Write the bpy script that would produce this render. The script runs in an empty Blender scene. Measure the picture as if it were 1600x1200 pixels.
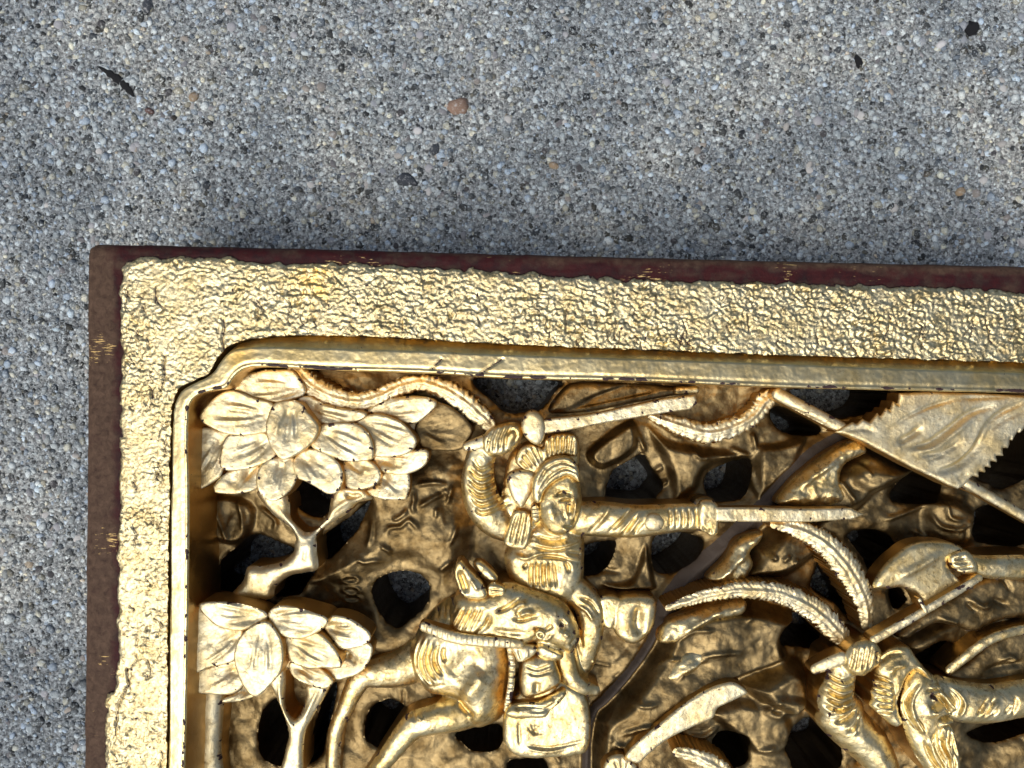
import bpy, math, random
import numpy as np

# ---------------------------------------------------------------- camera, sky, sun, exposure
scene = bpy.context.scene
S = 0.00016            # metres for one unit of the drawing (one photo pixel on the border face)
D = 1155.0             # height of the camera above the border face, in drawing units
cam_d = bpy.data.cameras.new('camera'); cam = bpy.data.objects.new('camera', cam_d)
scene.collection.objects.link(cam); scene.camera = cam
cam.location = (0, 0, D * S); cam.rotation_euler = (0, 0, 0)
cam_d.sensor_width = 36; cam_d.lens = 36 * D / 1600
cam_d.clip_start = 0.005; cam_d.clip_end = 60
SUN_EL, SUN_AZ = 62, 214       # azimuth clockwise from +y (the top of the picture)
world = bpy.data.worlds.new('World'); scene.world = world; world.use_nodes = True
wn = world.node_tree.nodes; wl = world.node_tree.links
sky = wn.new('ShaderNodeTexSky'); sky.sky_type = 'NISHITA'; sky.sun_disc = False
sky.sun_elevation = math.radians(SUN_EL); sky.sun_rotation = math.radians(SUN_AZ)
sky.air_density = 1.0; sky.dust_density = 6.0; sky.ozone_density = 1.0
bg = wn['Background']; bg.inputs['Strength'].default_value = 0.08
wl.new(sky.outputs[0], bg.inputs[0])
sd_ = bpy.data.lights.new('sun', 'SUN'); sun = bpy.data.objects.new('sun', sd_)
scene.collection.objects.link(sun)
sd_.energy = 1.4; sd_.angle = math.radians(48); sd_.color = (1, 1, 0.97)
sun.rotation_euler = (math.radians(90 - SUN_EL), 0, math.radians(180 - SUN_AZ))
vs = scene.view_settings
vs.view_transform = 'Standard'; vs.look = 'None'; vs.gamma = 1; vs.use_curve_mapping = False
vs.exposure = 0.16
scene.render.engine = 'CYCLES'
scene.cycles.max_bounces = 10; scene.cycles.glossy_bounces = 6; scene.cycles.diffuse_bounces = 4

rng = np.random.default_rng(7); random.seed(7)
COL = scene.collection

# ---------------------------------------------------------------- numeric helpers
def _hash(ix, iy, seed):
    h = (ix * 374761393 + iy * 668265263 + seed * 1442695041) & 0xFFFFFFFF
    h = ((h ^ (h >> 13)) * 1274126177) & 0xFFFFFFFF
    h = ((h ^ (h >> 15)) * 2246822519) & 0xFFFFFFFF
    return ((h ^ (h >> 16)) & 0xFFFF) / 65535.0
def vnoise(x, y, seed=0):
    """gradient noise, about -1..1"""
    x = np.asarray(x, float); y = np.asarray(y, float)
    ix = np.floor(x).astype(np.int64); iy = np.floor(y).astype(np.int64)
    fx = x - ix; fy = y - iy
    ux = fx * fx * fx * (fx * (fx * 6 - 15) + 10); uy = fy * fy * fy * (fy * (fy * 6 - 15) + 10)
    def g(dx, dy):
        a = _hash(ix + dx, iy + dy, seed) * 6.28318
        return np.cos(a) * (fx - dx) + np.sin(a) * (fy - dy)
    a = g(0, 0) * (1 - ux) + g(1, 0) * ux
    b = g(0, 1) * (1 - ux) + g(1, 1) * ux
    return (a * (1 - uy) + b * uy) * 1.5
def fbm(x, y, sc, oct=3, seed=0):
    r = 0; a = 1.0
    for o in range(oct):
        r = r + a * vnoise(x / sc, y / sc, seed + o * 17); sc *= 0.5; a *= 0.5
    return r
def catmull(pts, closed=True, step=4.0):
    P = np.array(pts, float); n = len(P); out = []
    rngi = range(n) if closed else range(n - 1)
    for i in rngi:
        if closed: p0, p1, p2, p3 = P[(i-1) % n], P[i], P[(i+1) % n], P[(i+2) % n]
        else: p0, p1, p2, p3 = P[max(i-1, 0)], P[i], P[i+1], P[min(i+2, n-1)]
        m = max(1, int(np.hypot(*(p2 - p1)[:2]) / step))
        for k in range(m):
            t = k / m
            out.append(0.5 * (2*p1 + (p2-p0)*t + (2*p0-5*p1+4*p2-p3)*t*t + (3*p1-p0-3*p2+p3)*t**3))
    if not closed: out.append(P[-1])
    return np.array(out)
def poly_sd(X, Y, P):
    """signed distance, positive inside"""
    d2 = np.full(X.shape, 1e18); inside = np.zeros(X.shape, bool)
    Q = np.roll(P, -1, axis=0)
    for (ax, ay), (bx, by) in zip(P, Q):
        ex, ey = bx - ax, by - ay; L = ex*ex + ey*ey
        if L < 1e-9: continue
        px, py = X - ax, Y - ay
        t = np.clip((px*ex + py*ey) / L, 0, 1)
        d2 = np.minimum(d2, (px - t*ex)**2 + (py - t*ey)**2)
        c = (ay > Y) != (by > Y)
        if ey != 0: inside ^= c & (X < ex * (Y - ay) / ey + ax)
    d = np.sqrt(d2)
    return np.where(inside, d, -d)
def line_d(X, Y, P):
    """distance to polyline, arclength, signed side, interpolated extra columns"""
    best = np.full(X.shape, 1e18); s = np.zeros(X.shape); side = np.zeros(X.shape)
    ncol = P.shape[1] - 2; ex_ = [np.zeros(X.shape) for _ in range(ncol)]
    acc = 0.0
    for a, b in zip(P[:-1], P[1:]):
        ex, ey = b[0]-a[0], b[1]-a[1]; L = ex*ex + ey*ey
        if L < 1e-9: continue
        px, py = X - a[0], Y - a[1]
        t = np.clip((px*ex + py*ey) / L, 0, 1)
        d2 = (px - t*ex)**2 + (py - t*ey)**2
        m = d2 < best
        best = np.where(m, d2, best); l = math.sqrt(L)
        s = np.where(m, acc + t*l, s); side = np.where(m, np.sign(ex*py - ey*px), side)
        for k in range(ncol): ex_[k] = np.where(m, a[2+k] + t*(b[2+k]-a[2+k]), ex_[k])
        acc += l
    return np.sqrt(best), s, side, ex_, acc
def local(X, Y, P, pad):
    x0, y0 = P[:, 0].min()-pad, P[:, 1].min()-pad; x1, y1 = P[:, 0].max()+pad, P[:, 1].max()+pad
    return (X >= x0) & (X <= x1) & (Y >= y0) & (Y <= y1)
def stroke(H, X, Y, pts, width, depth, taper=True):
    P = catmull(pts, False, 5)[:, :2]
    m = local(X, Y, P, 3*width)
    if not m.any(): return H
    d, s, _, _, L = line_d(X[m], Y[m], P)
    k = depth * np.exp(-(d / width)**2)
    if taper: k = k * np.clip(np.minimum(s, L - s) / (0.25*L + 1e-6) + 0.15, 0, 1)
    H = H.copy(); H[m] += k
    return H
def T(x0, y0, s=4.0):
    return lambda *p: [(x0 + p[i]/s, y0 + p[i+1]/s) for i in range(0, len(p), 2)]

# ---------------------------------------------------------------- mesh output
def mesh_obj(name, V, quads, mat, parent=None, tris=None, attrs=None, smooth=True, flat_from=None):
    me = bpy.data.meshes.new(name)
    V = np.asarray(V, np.float32)
    quads = np.asarray(quads, np.int32).reshape(-1, 4) if quads is not None else np.zeros((0, 4), np.int32)
    tris = np.asarray(tris, np.int32).reshape(-1, 3) if tris is not None else np.zeros((0, 3), np.int32)
    me.vertices.add(len(V)); me.vertices.foreach_set('co', V.ravel())
    me.loops.add(quads.size + tris.size)
    me.loops.foreach_set('vertex_index', np.concatenate([quads.ravel(), tris.ravel()]))
    st = np.concatenate([np.arange(len(quads))*4, quads.size + np.arange(len(tris))*3]).astype(np.int32)
    me.polygons.add(len(st)); me.polygons.foreach_set('loop_start', st)
    me.polygons.foreach_set('use_smooth', np.full(len(st), smooth))
    me.update(calc_edges=True)
    for k, (a, typ) in (attrs or {}).items():
        at = me.attributes.new(k, typ, 'POINT')
        if typ == 'FLOAT': at.data.foreach_set('value', np.asarray(a, np.float32).ravel())
        else: at.data.foreach_set('color', np.asarray(a, np.float32).ravel())
    if mat: me.materials.append(mat)
    o = bpy.data.objects.new(name, me); COL.objects.link(o)
    if parent: o.parent = parent
    return o
def to_world(X, Y, Z, zref):
    k = (D - zref) / D
    return np.stack([(X - 800) * k * S, -(Y - 600) * k * S, Z * S], -1)

# ---------------------------------------------------------------- relief components: f(X, Y) -> (signed distance, height)
def poly(pts, z, rim=10, roll=6, tilt=(0, 0), smooth=True, strokes=(), power=2.0, dome=0, grow=0):
    P = catmull(pts) if smooth else np.array(pts, float)
    c = P.mean(0)
    def f(X, Y):
        m = local(X, Y, P, 12)
        sd = np.full(X.shape, -1e3); h = np.full(X.shape, float(z))
        s = poly_sd(X[m], Y[m], P) + grow; sd[m] = s
        q = 1 - np.clip(s / rim, 0, 1)
        hh = z + tilt[0]*(X[m]-c[0]) + tilt[1]*(Y[m]-c[1]) - roll * (1 - np.sqrt(np.clip(1 - q**power, 0, 1)))
        if dome: hh = hh + dome * (1 - np.exp(-np.clip(s, 0, 1e3) / (rim*1.5)))
        h[m] = hh
        for a in strokes: h = stroke(h, X, Y, *a)
        return sd, h
    f.bb = (P[:, 0].min(), P[:, 1].min(), P[:, 0].max(), P[:, 1].max())
    return f
def tube(pts, roll=0.8, strokes=(), flat=0.0, ends=True, barb=None):
    """pts: (x, y, half width, z). roll: drop at the edge as a share of half width. barb: (period, depth, groove, rib)"""
    P = catmull(pts, False, 4)
    wm = P[:, 2].max()
    def f(X, Y):
        m = local(X, Y, P, wm + 8)
        sd = np.full(X.shape, -1e3); h = np.full(X.shape, float(P[0, 3]))
        d, s, side, (w, z), L = line_d(X[m], Y[m], P)
        if barb:
            per, dep, gro, rib = barb
            ph = (s + d * 0.9) / per + 0.9 * vnoise(s / 23, side * 3.3, 5) + 0.25 * vnoise(s / 6, side * 5.1, 6)
            saw = ph - np.floor(ph)
            w = w * (1 - dep * (1 - saw) * (0.7 + 0.5 * vnoise(s / 9, side * 7.7, 9)))
        q = np.clip(d / np.maximum(w, 1e-3), 0, 1)
        q2 = np.clip((q - flat) / (1 - flat), 0, 1)
        hh = z - roll * w * (1 - np.sqrt(np.clip(1 - q2*q2, 0, 1)))
        if barb:
            hh = hh - gro * np.clip(q*1.4 - 0.2, 0, 1) * (np.abs(saw - 0.5) * 2) ** 2
            hh = hh + rib * np.exp(-(d / 2.6)**2) - rib * 0.8 * np.exp(-((d - 5) / 2.2)**2)
        sd[m] = w - d; h[m] = hh
        for a in strokes: h = stroke(h, X, Y, *a)
        return sd, h
    f.bb = (P[:, 0].min()-wm, P[:, 1].min()-wm, P[:, 0].max()+wm, P[:, 1].max()+wm)
    return f

def build_grid(name, X, Y, SD, H, zref, bottom, mat, parent, step, wear=None, wall=True, cut=None, regilt=None):
    ny, nx = X.shape
    ins = SD > 0
    if cut is not None: ins &= cut
    K = ins[:-1, :-1] | ins[1:, :-1] | ins[:-1, 1:] | ins[1:, 1:]
    gy, gx = np.gradient(SD, step)
    gn = np.maximum(np.hypot(gx, gy), 0.3)
    near = SD < 0.4*step
    mv = np.clip(SD, -1.6*step, step)
    XX = np.where(near, X - mv*gx/gn, X); YY = np.where(near, Y - mv*gy/gn, Y)
    used = np.zeros((ny, nx), bool)
    for a in (slice(0, -1), slice(1, None)):
        for b in (slice(0, -1), slice(1, None)): used[a, b] |= K
    idx = np.full((ny, nx), -1); idx[used] = np.arange(used.sum())
    V = to_world(XX[used], YY[used], H[used], zref)
    ii, jj = np.nonzero(K)
    Q = np.stack([idx[ii, jj], idx[ii+1, jj], idx[ii+1, jj+1], idx[ii, jj+1]], -1)
    W = np.zeros(len(V)) if wear is None else wear[used]
    nv = len(V)
    if wall:
        Kp = np.pad(K, 1); E = []
        c = Kp[1:-1, 1:-1]
        for (di, dj, a, b) in ((0, -1, (0, 0), (1, 0)), (1, 0, (1, 0), (1, 1)), (0, 1, (1, 1), (0, 1)), (-1, 0, (0, 1), (0, 0))):
            nb = Kp[1+di:Kp.shape[0]-1+di, 1+dj:Kp.shape[1]-1+dj]
            i, j = np.nonzero(c & ~nb)
            E.append(np.stack([idx[i+a[0], j+a[1]], idx[i+b[0], j+b[1]]], -1))
        E = np.concatenate(E)
        u, inv = np.unique(E.ravel(), return_inverse=True); inv = inv.reshape(-1, 2)
        top = V[u]; bot = top.copy(); bot[:, 2] = np.minimum(bottom*S, top[:, 2] - 0.5*S)
        n = len(u)
        Q = np.concatenate([Q, np.stack([nv+n+inv[:, 0], nv+n+inv[:, 1], nv+inv[:, 1], nv+inv[:, 0]], -1)])
        V = np.concatenate([V, top, bot]); W = np.concatenate([W, W[u]*0.0, W[u]*0.0])
    side = np.zeros(len(V)); side[nv:] = 1
    at = {'wear': (W, 'FLOAT'), 'side': (side, 'FLOAT')}
    if regilt is not None: g = np.zeros(len(V)); g[:nv] = regilt[used]; at['regilt'] = (g, 'FLOAT')
    return mesh_obj(name, V, Q, mat, parent, attrs=at)

SEED = [0]
def relief(name, comps, mat, parent, bottom=-112, step=2.0, zref=None, blur=0, strokes=(), noise=1.0, nsc=9.0, wearamt=0.5, extra=None, rub=()):
    SEED[0] += 1; sd0 = SEED[0]
    if callable(comps): comps = [comps]
    x0 = min(c.bb[0] for c in comps) - 3*step; y0 = min(c.bb[1] for c in comps) - 3*step
    x1 = max(c.bb[2] for c in comps) + 3*step; y1 = max(c.bb[3] for c in comps) + 3*step
    X, Y = np.meshgrid(np.arange(x0, x1, step), np.arange(y0, y1, step))
    SD = np.full(X.shape, -1e3); H = np.full(X.shape, -1e9); HB = np.zeros(X.shape)
    for c in comps:
        sd, h = c(X, Y)
        HB = np.where(sd > SD, h, HB); SD = np.maximum(SD, sd)
        H = np.where(sd > 0, np.maximum(H, h), H)
    H = np.where(H < -1e8, HB, H)
    if blur:
        w = (SD > -step).astype(float)
        for _ in range(blur):
            A = np.pad(H*w, 1, mode='edge'); B = np.pad(w, 1, mode='edge')
            num = sum(A[i:i+H.shape[0], j:j+H.shape[1]] for i in range(3) for j in range(3))
            den = sum(B[i:i+H.shape[0], j:j+H.shape[1]] for i in range(3) for j in range(3))
            H = np.where(w > 0, num/np.maximum(den, 1), H)
    for a in strokes: H = stroke(H, X, Y, *a)
    if noise:
        H = H + noise * (fbm(X, Y, nsc*2.2, 3, sd0) * 0.8 + 0.10*vnoise(X/4.5, Y/4.5, sd0+50))
    if extra: H = extra(X, Y, H, SD)
    nz = fbm(X + 31*sd0, Y, 12, 3, 400)
    W = np.clip((nz - 0.36 - 0.06*np.clip(SD, 0, 12)) * 5, 0, 1) * wearamt * 2
    for pts, w_, a_ in rub: W = np.maximum(W, stroke(np.zeros(X.shape), X, Y, pts, w_, a_, False)*np.clip(0.6 + 1.5*fbm(X, Y, 9, 3, 401), 0, 1.2))
    if zref is None: zref = float(np.median(H[SD > 0]))
    return build_grid(name, X, Y, SD, H, zref, bottom, mat, parent, step, np.clip(W, 0, 1))

# ---------------------------------------------------------------- materials
def new_mat(name):
    m = bpy.data.materials.new(name); m.use_nodes = True
    return m, m.node_tree.nodes, m.node_tree.links, m.node_tree.nodes['Principled BSDF']
def node(N, t, **kw):
    n = N.new(t)
    for k, v in kw.items(): setattr(n, k, v)
    return n
def noise_tex(N, L, scale, detail=4, rough=0.6, coord=None, dist=0):
    n = N.new('ShaderNodeTexNoise'); n.inputs['Scale'].default_value = scale
    n.inputs['Detail'].default_value = detail; n.inputs['Roughness'].default_value = rough
    n.inputs['Distortion'].default_value = dist
    if coord: L.new(coord, n.inputs['Vector'])
    return n
def ramp(N, L, fac, stops):
    r = N.new('ShaderNodeValToRGB'); e = r.color_ramp.elements
    while len(e) < len(stops): e.new(0.5)
    for k, (p, c) in enumerate(stops):
        e[k].position = p; e[k].color = (*c, 1) if len(c) == 3 else c
    L.new(fac, r.inputs[0]); return r
def mixc(N, L, fac, a, b, mode='MIX'):
    m = N.new('ShaderNodeMix'); m.data_type = 'RGBA'; m.blend_type = mode
    for s, v in ((0, fac), (6, a), (7, b)):
        if hasattr(v, 'is_output') or isinstance(v, bpy.types.NodeSocket): L.new(v, m.inputs[s])
        else: m.inputs[s].default_value = v if s == 0 else (*v, 1)
    return m.outputs[2]
def mixf(N, L, fac, a, b):
    m = N.new('ShaderNodeMix'); m.data_type = 'FLOAT'
    for s, v in ((0, fac), (2, a), (3, b)):
        if isinstance(v, bpy.types.NodeSocket): L.new(v, m.inputs[s])
        else: m.inputs[s].default_value = v
    return m.outputs[0]

def gold_mat(name, light, deep, rough=(0.22, 0.42), dirt=0.35, bump=0.25, under=(0.034, 0.013, 0.013), bscale=900, dirtcol=(0.10, 0.05, 0.016), flank=(0.62, 0.38, 0.125), urough=0.6, dscale=520, dthr=(0.56, 0.74)):
    m, N, L, P = new_mat(name)
    co = N.new('ShaderNodeTexCoord').outputs['Object']
    n1 = noise_tex(N, L, 170, 5, 0.6, co)
    c = ramp(N, L, n1.outputs[0], [(0.35, deep), (0.62, light)]).outputs[0]
    n2 = noise_tex(N, L, dscale, 6, 0.7, co, 0.4)
    dm = ramp(N, L, n2.outputs[0], [(dthr[0], (0, 0, 0)), (dthr[1], (1, 1, 1))]).outputs[0]
    df = N.new('ShaderNodeMath'); df.operation = 'MULTIPLY'; df.inputs[1].default_value = dirt; L.new(dm, df.inputs[0])
    c = mixc(N, L, df.outputs[0], c, dirtcol)
    # tiny specks where the leaf is rubbed through
    n3 = noise_tex(N, L, 1300, 5, 0.72, co)
    sp = ramp(N, L, n3.outputs[0], [(0.665, (0, 0, 0)), (0.69, (1, 1, 1))]).outputs[0]
    at = N.new('ShaderNodeAttribute'); at.attribute_name = 'wear'
    n4 = noise_tex(N, L, 1500, 4, 0.7, co)
    wm = N.new('ShaderNodeMath'); wm.operation = 'MULTIPLY_ADD'; wm.inputs[1].default_value = 1.4; L.new(at.outputs['Fac'], wm.inputs[0])
    sub = N.new('ShaderNodeMath'); sub.operation = 'SUBTRACT'; L.new(n4.outputs[0], sub.inputs[0]); sub.inputs[1].default_value = 0.75
    L.new(sub.outputs[0], wm.inputs[2])
    wr = ramp(N, L, wm.outputs[0], [(0.28, (0, 0, 0)), (0.36, (1, 1, 1))]).outputs[0]
    mx = N.new('ShaderNodeMath'); mx.operation = 'MAXIMUM'; L.new(wr, mx.inputs[0])
    sp2 = N.new('ShaderNodeMath'); sp2.operation = 'MULTIPLY'; L.new(sp, sp2.inputs[0]); sp2.inputs[1].default_value = 0.85; L.new(sp2.outputs[0], mx.inputs[1])
    wf = mx.outputs[0]
    as_ = N.new('ShaderNodeAttribute'); as_.attribute_name = 'side'     # cut flanks show ochre-toned gilding
    c = mixc(N, L, as_.outputs['Fac'], c, flank)
    ap = N.new('ShaderNodeAttribute'); ap.attribute_name = 'regilt'      # patch of newer, yellower leaf
    c = mixc(N, L, ap.outputs['Fac'], c, (0.95, 0.62, 0.17))
    c = mixc(N, L, wf, c, under)
    L.new(c, P.inputs['Base Color'])
    L.new(mixf(N, L, wf, 1.0, 0.0), P.inputs['Metallic'])
    rr = N.new('ShaderNodeMapRange'); L.new(n2.outputs[0], rr.inputs[0])
    rr.inputs[1].default_value = 0.3; rr.inputs[2].default_value = 0.75; rr.inputs[3].default_value = rough[0]; rr.inputs[4].default_value = rough[1]
    L.new(mixf(N, L, wf, rr.outputs[0], urough), P.inputs['Roughness'])
    nb = noise_tex(N, L, bscale, 5, 0.65, co)
    b = N.new('ShaderNodeBump'); b.inputs['Strength'].default_value = bump; b.inputs['Distance'].default_value = 0.0007
    L.new(nb.outputs[0], b.inputs['Height']); L.new(b.outputs[0], P.inputs['Normal'])
    return m
GOLD = gold_mat('gold_leaf', (0.89, 0.80, 0.53), (0.78, 0.62, 0.31), rough=(0.36, 0.56), dirt=0.65, bump=0.25, bscale=1400, dscale=700, dthr=(0.54, 0.74), dirtcol=(0.24, 0.15, 0.05))
GOLD_WARM = gold_mat('gold_leaf_warm', (0.88, 0.76, 0.44), (0.72, 0.53, 0.21), rough=(0.27, 0.48), bump=0.22, bscale=1300, dirt=0.85, dirtcol=(0.17, 0.105, 0.03), dscale=650, dthr=(0.505, 0.70))
GOLD_BORDER = gold_mat('gold_leaf_border', (0.90, 0.79, 0.48), (0.76, 0.61, 0.30), rough=(0.25, 0.43), bump=0.35, bscale=1700, dirt=0.85, dirtcol=(0.17, 0.12, 0.05), dscale=820, dthr=(0.48, 0.66), flank=(0.50, 0.38, 0.17))
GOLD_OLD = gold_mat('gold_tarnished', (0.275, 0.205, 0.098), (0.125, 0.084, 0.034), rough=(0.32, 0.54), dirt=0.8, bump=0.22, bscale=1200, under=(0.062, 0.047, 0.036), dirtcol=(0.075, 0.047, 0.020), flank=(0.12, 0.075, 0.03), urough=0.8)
GOLD_RIM = gold_mat('gold_leaf_rim', (0.87, 0.74, 0.41), (0.74, 0.57, 0.25), rough=(0.28, 0.44), bump=0.12, dirt=0.5)

def wood_mat():
    m, N, L, P = new_mat('lacquered_wood')
    co = N.new('ShaderNodeTexCoord').outputs['Object']
    at = N.new('ShaderNodeAttribute'); at.attribute_name = 'wear'      # 1 = dark lacquer left, 0 = bare wood
    mp = N.new('ShaderNodeMapping'); L.new(co, mp.inputs[0]); mp.inputs['Scale'].default_value = (0.8, 0.7, 1)
    g = noise_tex(N, L, 900, 6, 0.7, mp.outputs[0], 0.5)
    wood = ramp(N, L, g.outputs[0], [(0.3, (0.048, 0.027, 0.018)), (0.7, (0.135, 0.084, 0.055))]).outputs[0]
    n = noise_tex(N, L, 260, 5, 0.65, co)
    lac = ramp(N, L, n.outputs[0], [(0.35, (0.016, 0.006, 0.008)), (0.60, (0.045, 0.007, 0.008)), (0.75, (0.040, 0.020, 0.016))]).outputs[0]
    ad = N.new('ShaderNodeMath'); ad.operation = 'MULTIPLY_ADD'; L.new(n.outputs[0], ad.inputs[0]); ad.inputs[1].default_value = 0.7
    ah = N.new('ShaderNodeMath'); ah.operation = 'MULTIPLY'; L.new(at.outputs['Fac'], ah.inputs[0]); ah.inputs[1].default_value = 0.5; L.new(ah.outputs[0], ad.inputs[2])
    f = ramp(N, L, ad.outputs[0], [(0.40, (0, 0, 0)), (0.78, (1, 1, 1))]).outputs[0]
    c = mixc(N, L, f, wood, lac)
    mp2 = N.new('ShaderNodeMapping'); L.new(co, mp2.inputs[0]); mp2.inputs['Scale'].default_value = (0.25, 1.6, 1)
    n5 = noise_tex(N, L, 1100, 4, 0.75, mp2.outputs[0]); n6 = noise_tex(N, L, 60, 3, 0.5, co)
    fl = N.new('ShaderNodeMath'); fl.operation = 'MULTIPLY'; L.new(n5.outputs[0], fl.inputs[0]); L.new(n6.outputs[0], fl.inputs[1])
    ff = ramp(N, L, fl.outputs[0], [(0.378, (0, 0, 0)), (0.40, (1, 1, 1))]).outputs[0]
    c = mixc(N, L, ff, c, (0.80, 0.60, 0.27))
    L.new(c, P.inputs['Base Color']); L.new(ff, P.inputs['Metallic'])
    L.new(mixf(N, L, f, 0.75, 0.65), P.inputs['Roughness']); P.inputs['Specular IOR Level'].default_value = 0.2
    b = N.new('ShaderNodeBump'); b.inputs['Strength'].default_value = 0.4; b.inputs['Distance'].default_value = 0.0005
    L.new(g.outputs[0], b.inputs['Height']); L.new(b.outputs[0], P.inputs['Normal'])
    return m
WOOD = wood_mat()

def concrete_mat():
    m, N, L, P = new_mat('concrete_paste')
    co = N.new('ShaderNodeTexCoord').outputs['Object']
    n = noise_tex(N, L, 900, 6, 0.75, co)
    c = ramp(N, L, n.outputs[0], [(0.34, (0.03, 0.03, 0.032)), (0.5, (0.26, 0.262, 0.265)), (0.64, (0.66, 0.66, 0.65))]).outputs[0]
    nf = noise_tex(N, L, 1000, 7, 0.82, co, 0.3)
    film = ramp(N, L, nf.outputs[0], [(0.535, (0, 0, 0)), (0.60, (0.9, 0.9, 0.9))]).outputs[0]
    nd = noise_tex(N, L, 900, 6, 0.8, co)
    pits = ramp(N, L, nd.outputs[0], [(0.385, (1, 1, 1)), (0.415, (0, 0, 0))]).outputs[0]
    c = mixc(N, L, film, c, (0.80, 0.825, 0.825))
    c = mixc(N, L, pits, c, (0.035, 0.037, 0.04))
    nm = noise_tex(N, L, 24, 5, 0.65, co)
    tm = ramp(N, L, nm.outputs[0], [(0.34, (0.70, 0.78, 0.83)), (0.50, (0.95, 1.03, 1.06)), (0.64, (1.20, 1.23, 1.17))]).outputs[0]
    c = mixc(N, L, 1.0, c, tm, 'MULTIPLY')
    L.new(c, P.inputs['Base Color']); P.inputs['Roughness'].default_value = 0.9
    b = N.new('ShaderNodeBump'); b.inputs['Strength'].default_value = 0.9; b.inputs['Distance'].default_value = 0.0010
    L.new(n.outputs[0], b.inputs['Height']); L.new(b.outputs[0], P.inputs['Normal'])
    return m
CONC = concrete_mat()
def grain_mat():
    m, N, L, P = new_mat('sand_grain')
    co = N.new('ShaderNodeTexCoord').outputs['Object']
    at = N.new('ShaderNodeAttribute'); at.attribute_name = 'col'
    n = noise_tex(N, L, 2600, 4, 0.7, co)
    t = ramp(N, L, n.outputs[0], [(0.3, (0.62, 0.62, 0.62)), (0.7, (1.2, 1.2, 1.2))]).outputs[0]
    c = mixc(N, L, 1.0, at.outputs['Color'], t, 'MULTIPLY')
    nf = noise_tex(N, L, 1000, 7, 0.82, co, 0.3)
    film = ramp(N, L, nf.outputs[0], [(0.535, (0, 0, 0)), (0.60, (0.9, 0.9, 0.9))]).outputs[0]
    nd = noise_tex(N, L, 900, 6, 0.8, co)
    pits = ramp(N, L, nd.outputs[0], [(0.385, (1, 1, 1)), (0.415, (0, 0, 0))]).outputs[0]
    c = mixc(N, L, film, c, (0.80, 0.825, 0.825))
    c = mixc(N, L, pits, c, (0.035, 0.037, 0.04))
    nm = noise_tex(N, L, 24, 5, 0.65, co)
    tm = ramp(N, L, nm.outputs[0], [(0.34, (0.70, 0.78, 0.83)), (0.50, (0.95, 1.03, 1.06)), (0.64, (1.20, 1.23, 1.17))]).outputs[0]
    c = mixc(N, L, 1.0, c, tm, 'MULTIPLY')
    L.new(c, P.inputs['Base Color']); P.inputs['Roughness'].default_value = 0.75
    b = N.new('ShaderNodeBump'); b.inputs['Strength'].default_value = 0.5; b.inputs['Distance'].default_value = 0.0004
    L.new(n.outputs[0], b.inputs['Height']); L.new(b.outputs[0], P.inputs['Normal'])
    return m
GRAIN = grain_mat()
def stone_mat(name, col, rough=0.7, var=0.35, film=0.75):
    m, N, L, P = new_mat(name)
    co = N.new('ShaderNodeTexCoord').outputs['Object']
    n = noise_tex(N, L, 1200, 5, 0.7, co)
    lo = tuple(x*(1-var) for x in col); hi = tuple(min(x*(1+var), 0.9) for x in col)
    c = ramp(N, L, n.outputs[0], [(0.3, lo), (0.7, hi)]).outputs[0]
    gm = N.new('ShaderNodeNewGeometry').outputs['Position']
    nf = noise_tex(N, L, 1000, 7, 0.82, gm, 0.3)
    c = mixc(N, L, ramp(N, L, nf.outputs[0], [(0.54, (0, 0, 0)), (0.62, (film,)*3)]).outputs[0], c, (0.62, 0.64, 0.64))
    L.new(c, P.inputs['Base Color'])
    P.inputs['Roughness'].default_value = rough
    b = N.new('ShaderNodeBump'); b.inputs['Strength'].default_value = 0.5; b.inputs['Distance'].default_value = 0.0004
    L.new(n.outputs[0], b.inputs['Height']); L.new(b.outputs[0], P.inputs['Normal'])
    return m

# ---------------------------------------------------------------- the pavement
ZG = -262.0
def ground():
    n = 120; ext = 2400.0
    # fine sheet near the panel, reaching far out beyond it
    xs = np.concatenate([[-60000, -12000], np.linspace(800-ext, 800+ext, n), [14000, 62000]])
    ys = np.concatenate([[-60000, -12000], np.linspace(600-ext, 600+ext, n), [14000, 62000]])
    X, Y = np.meshgrid(xs, ys)
    Z = ZG + 1.2 * fbm(X, Y, 180, 3, 3)
    V = to_world(X.ravel(), Y.ravel(), Z.ravel(), 0)
    m = len(xs); i, j = np.meshgrid(np.arange(m-1), np.arange(m-1), indexing='ij'); i = i.ravel(); j = j.ravel()
    Q = np.stack([i*m+j, (i+1)*m+j, (i+1)*m+j+1, i*m+j+1], -1)
    o = mesh_obj('pavement', V, Q, CONC); o['kind'] = 'structure'
    return o
PAVE = ground()
_t = (1 + 5**0.5) / 2
ICO = np.array([(-1,_t,0),(1,_t,0),(-1,-_t,0),(1,-_t,0),(0,-1,_t),(0,1,_t),(0,-1,-_t),(0,1,-_t),(_t,0,-1),(_t,0,1),(-_t,0,-1),(-_t,0,1)]) / math.hypot(1, _t)
ICOF = np.array([(0,11,5),(0,5,1),(0,1,7),(0,7,10),(0,10,11),(1,5,9),(5,11,4),(11,10,2),(10,7,6),(7,1,8),(3,9,4),(3,4,2),(3,2,6),(3,6,8),(3,8,9),(4,9,5),(2,4,11),(6,2,10),(8,6,7),(9,8,1)])
KG = (D - ZG) / D
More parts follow.
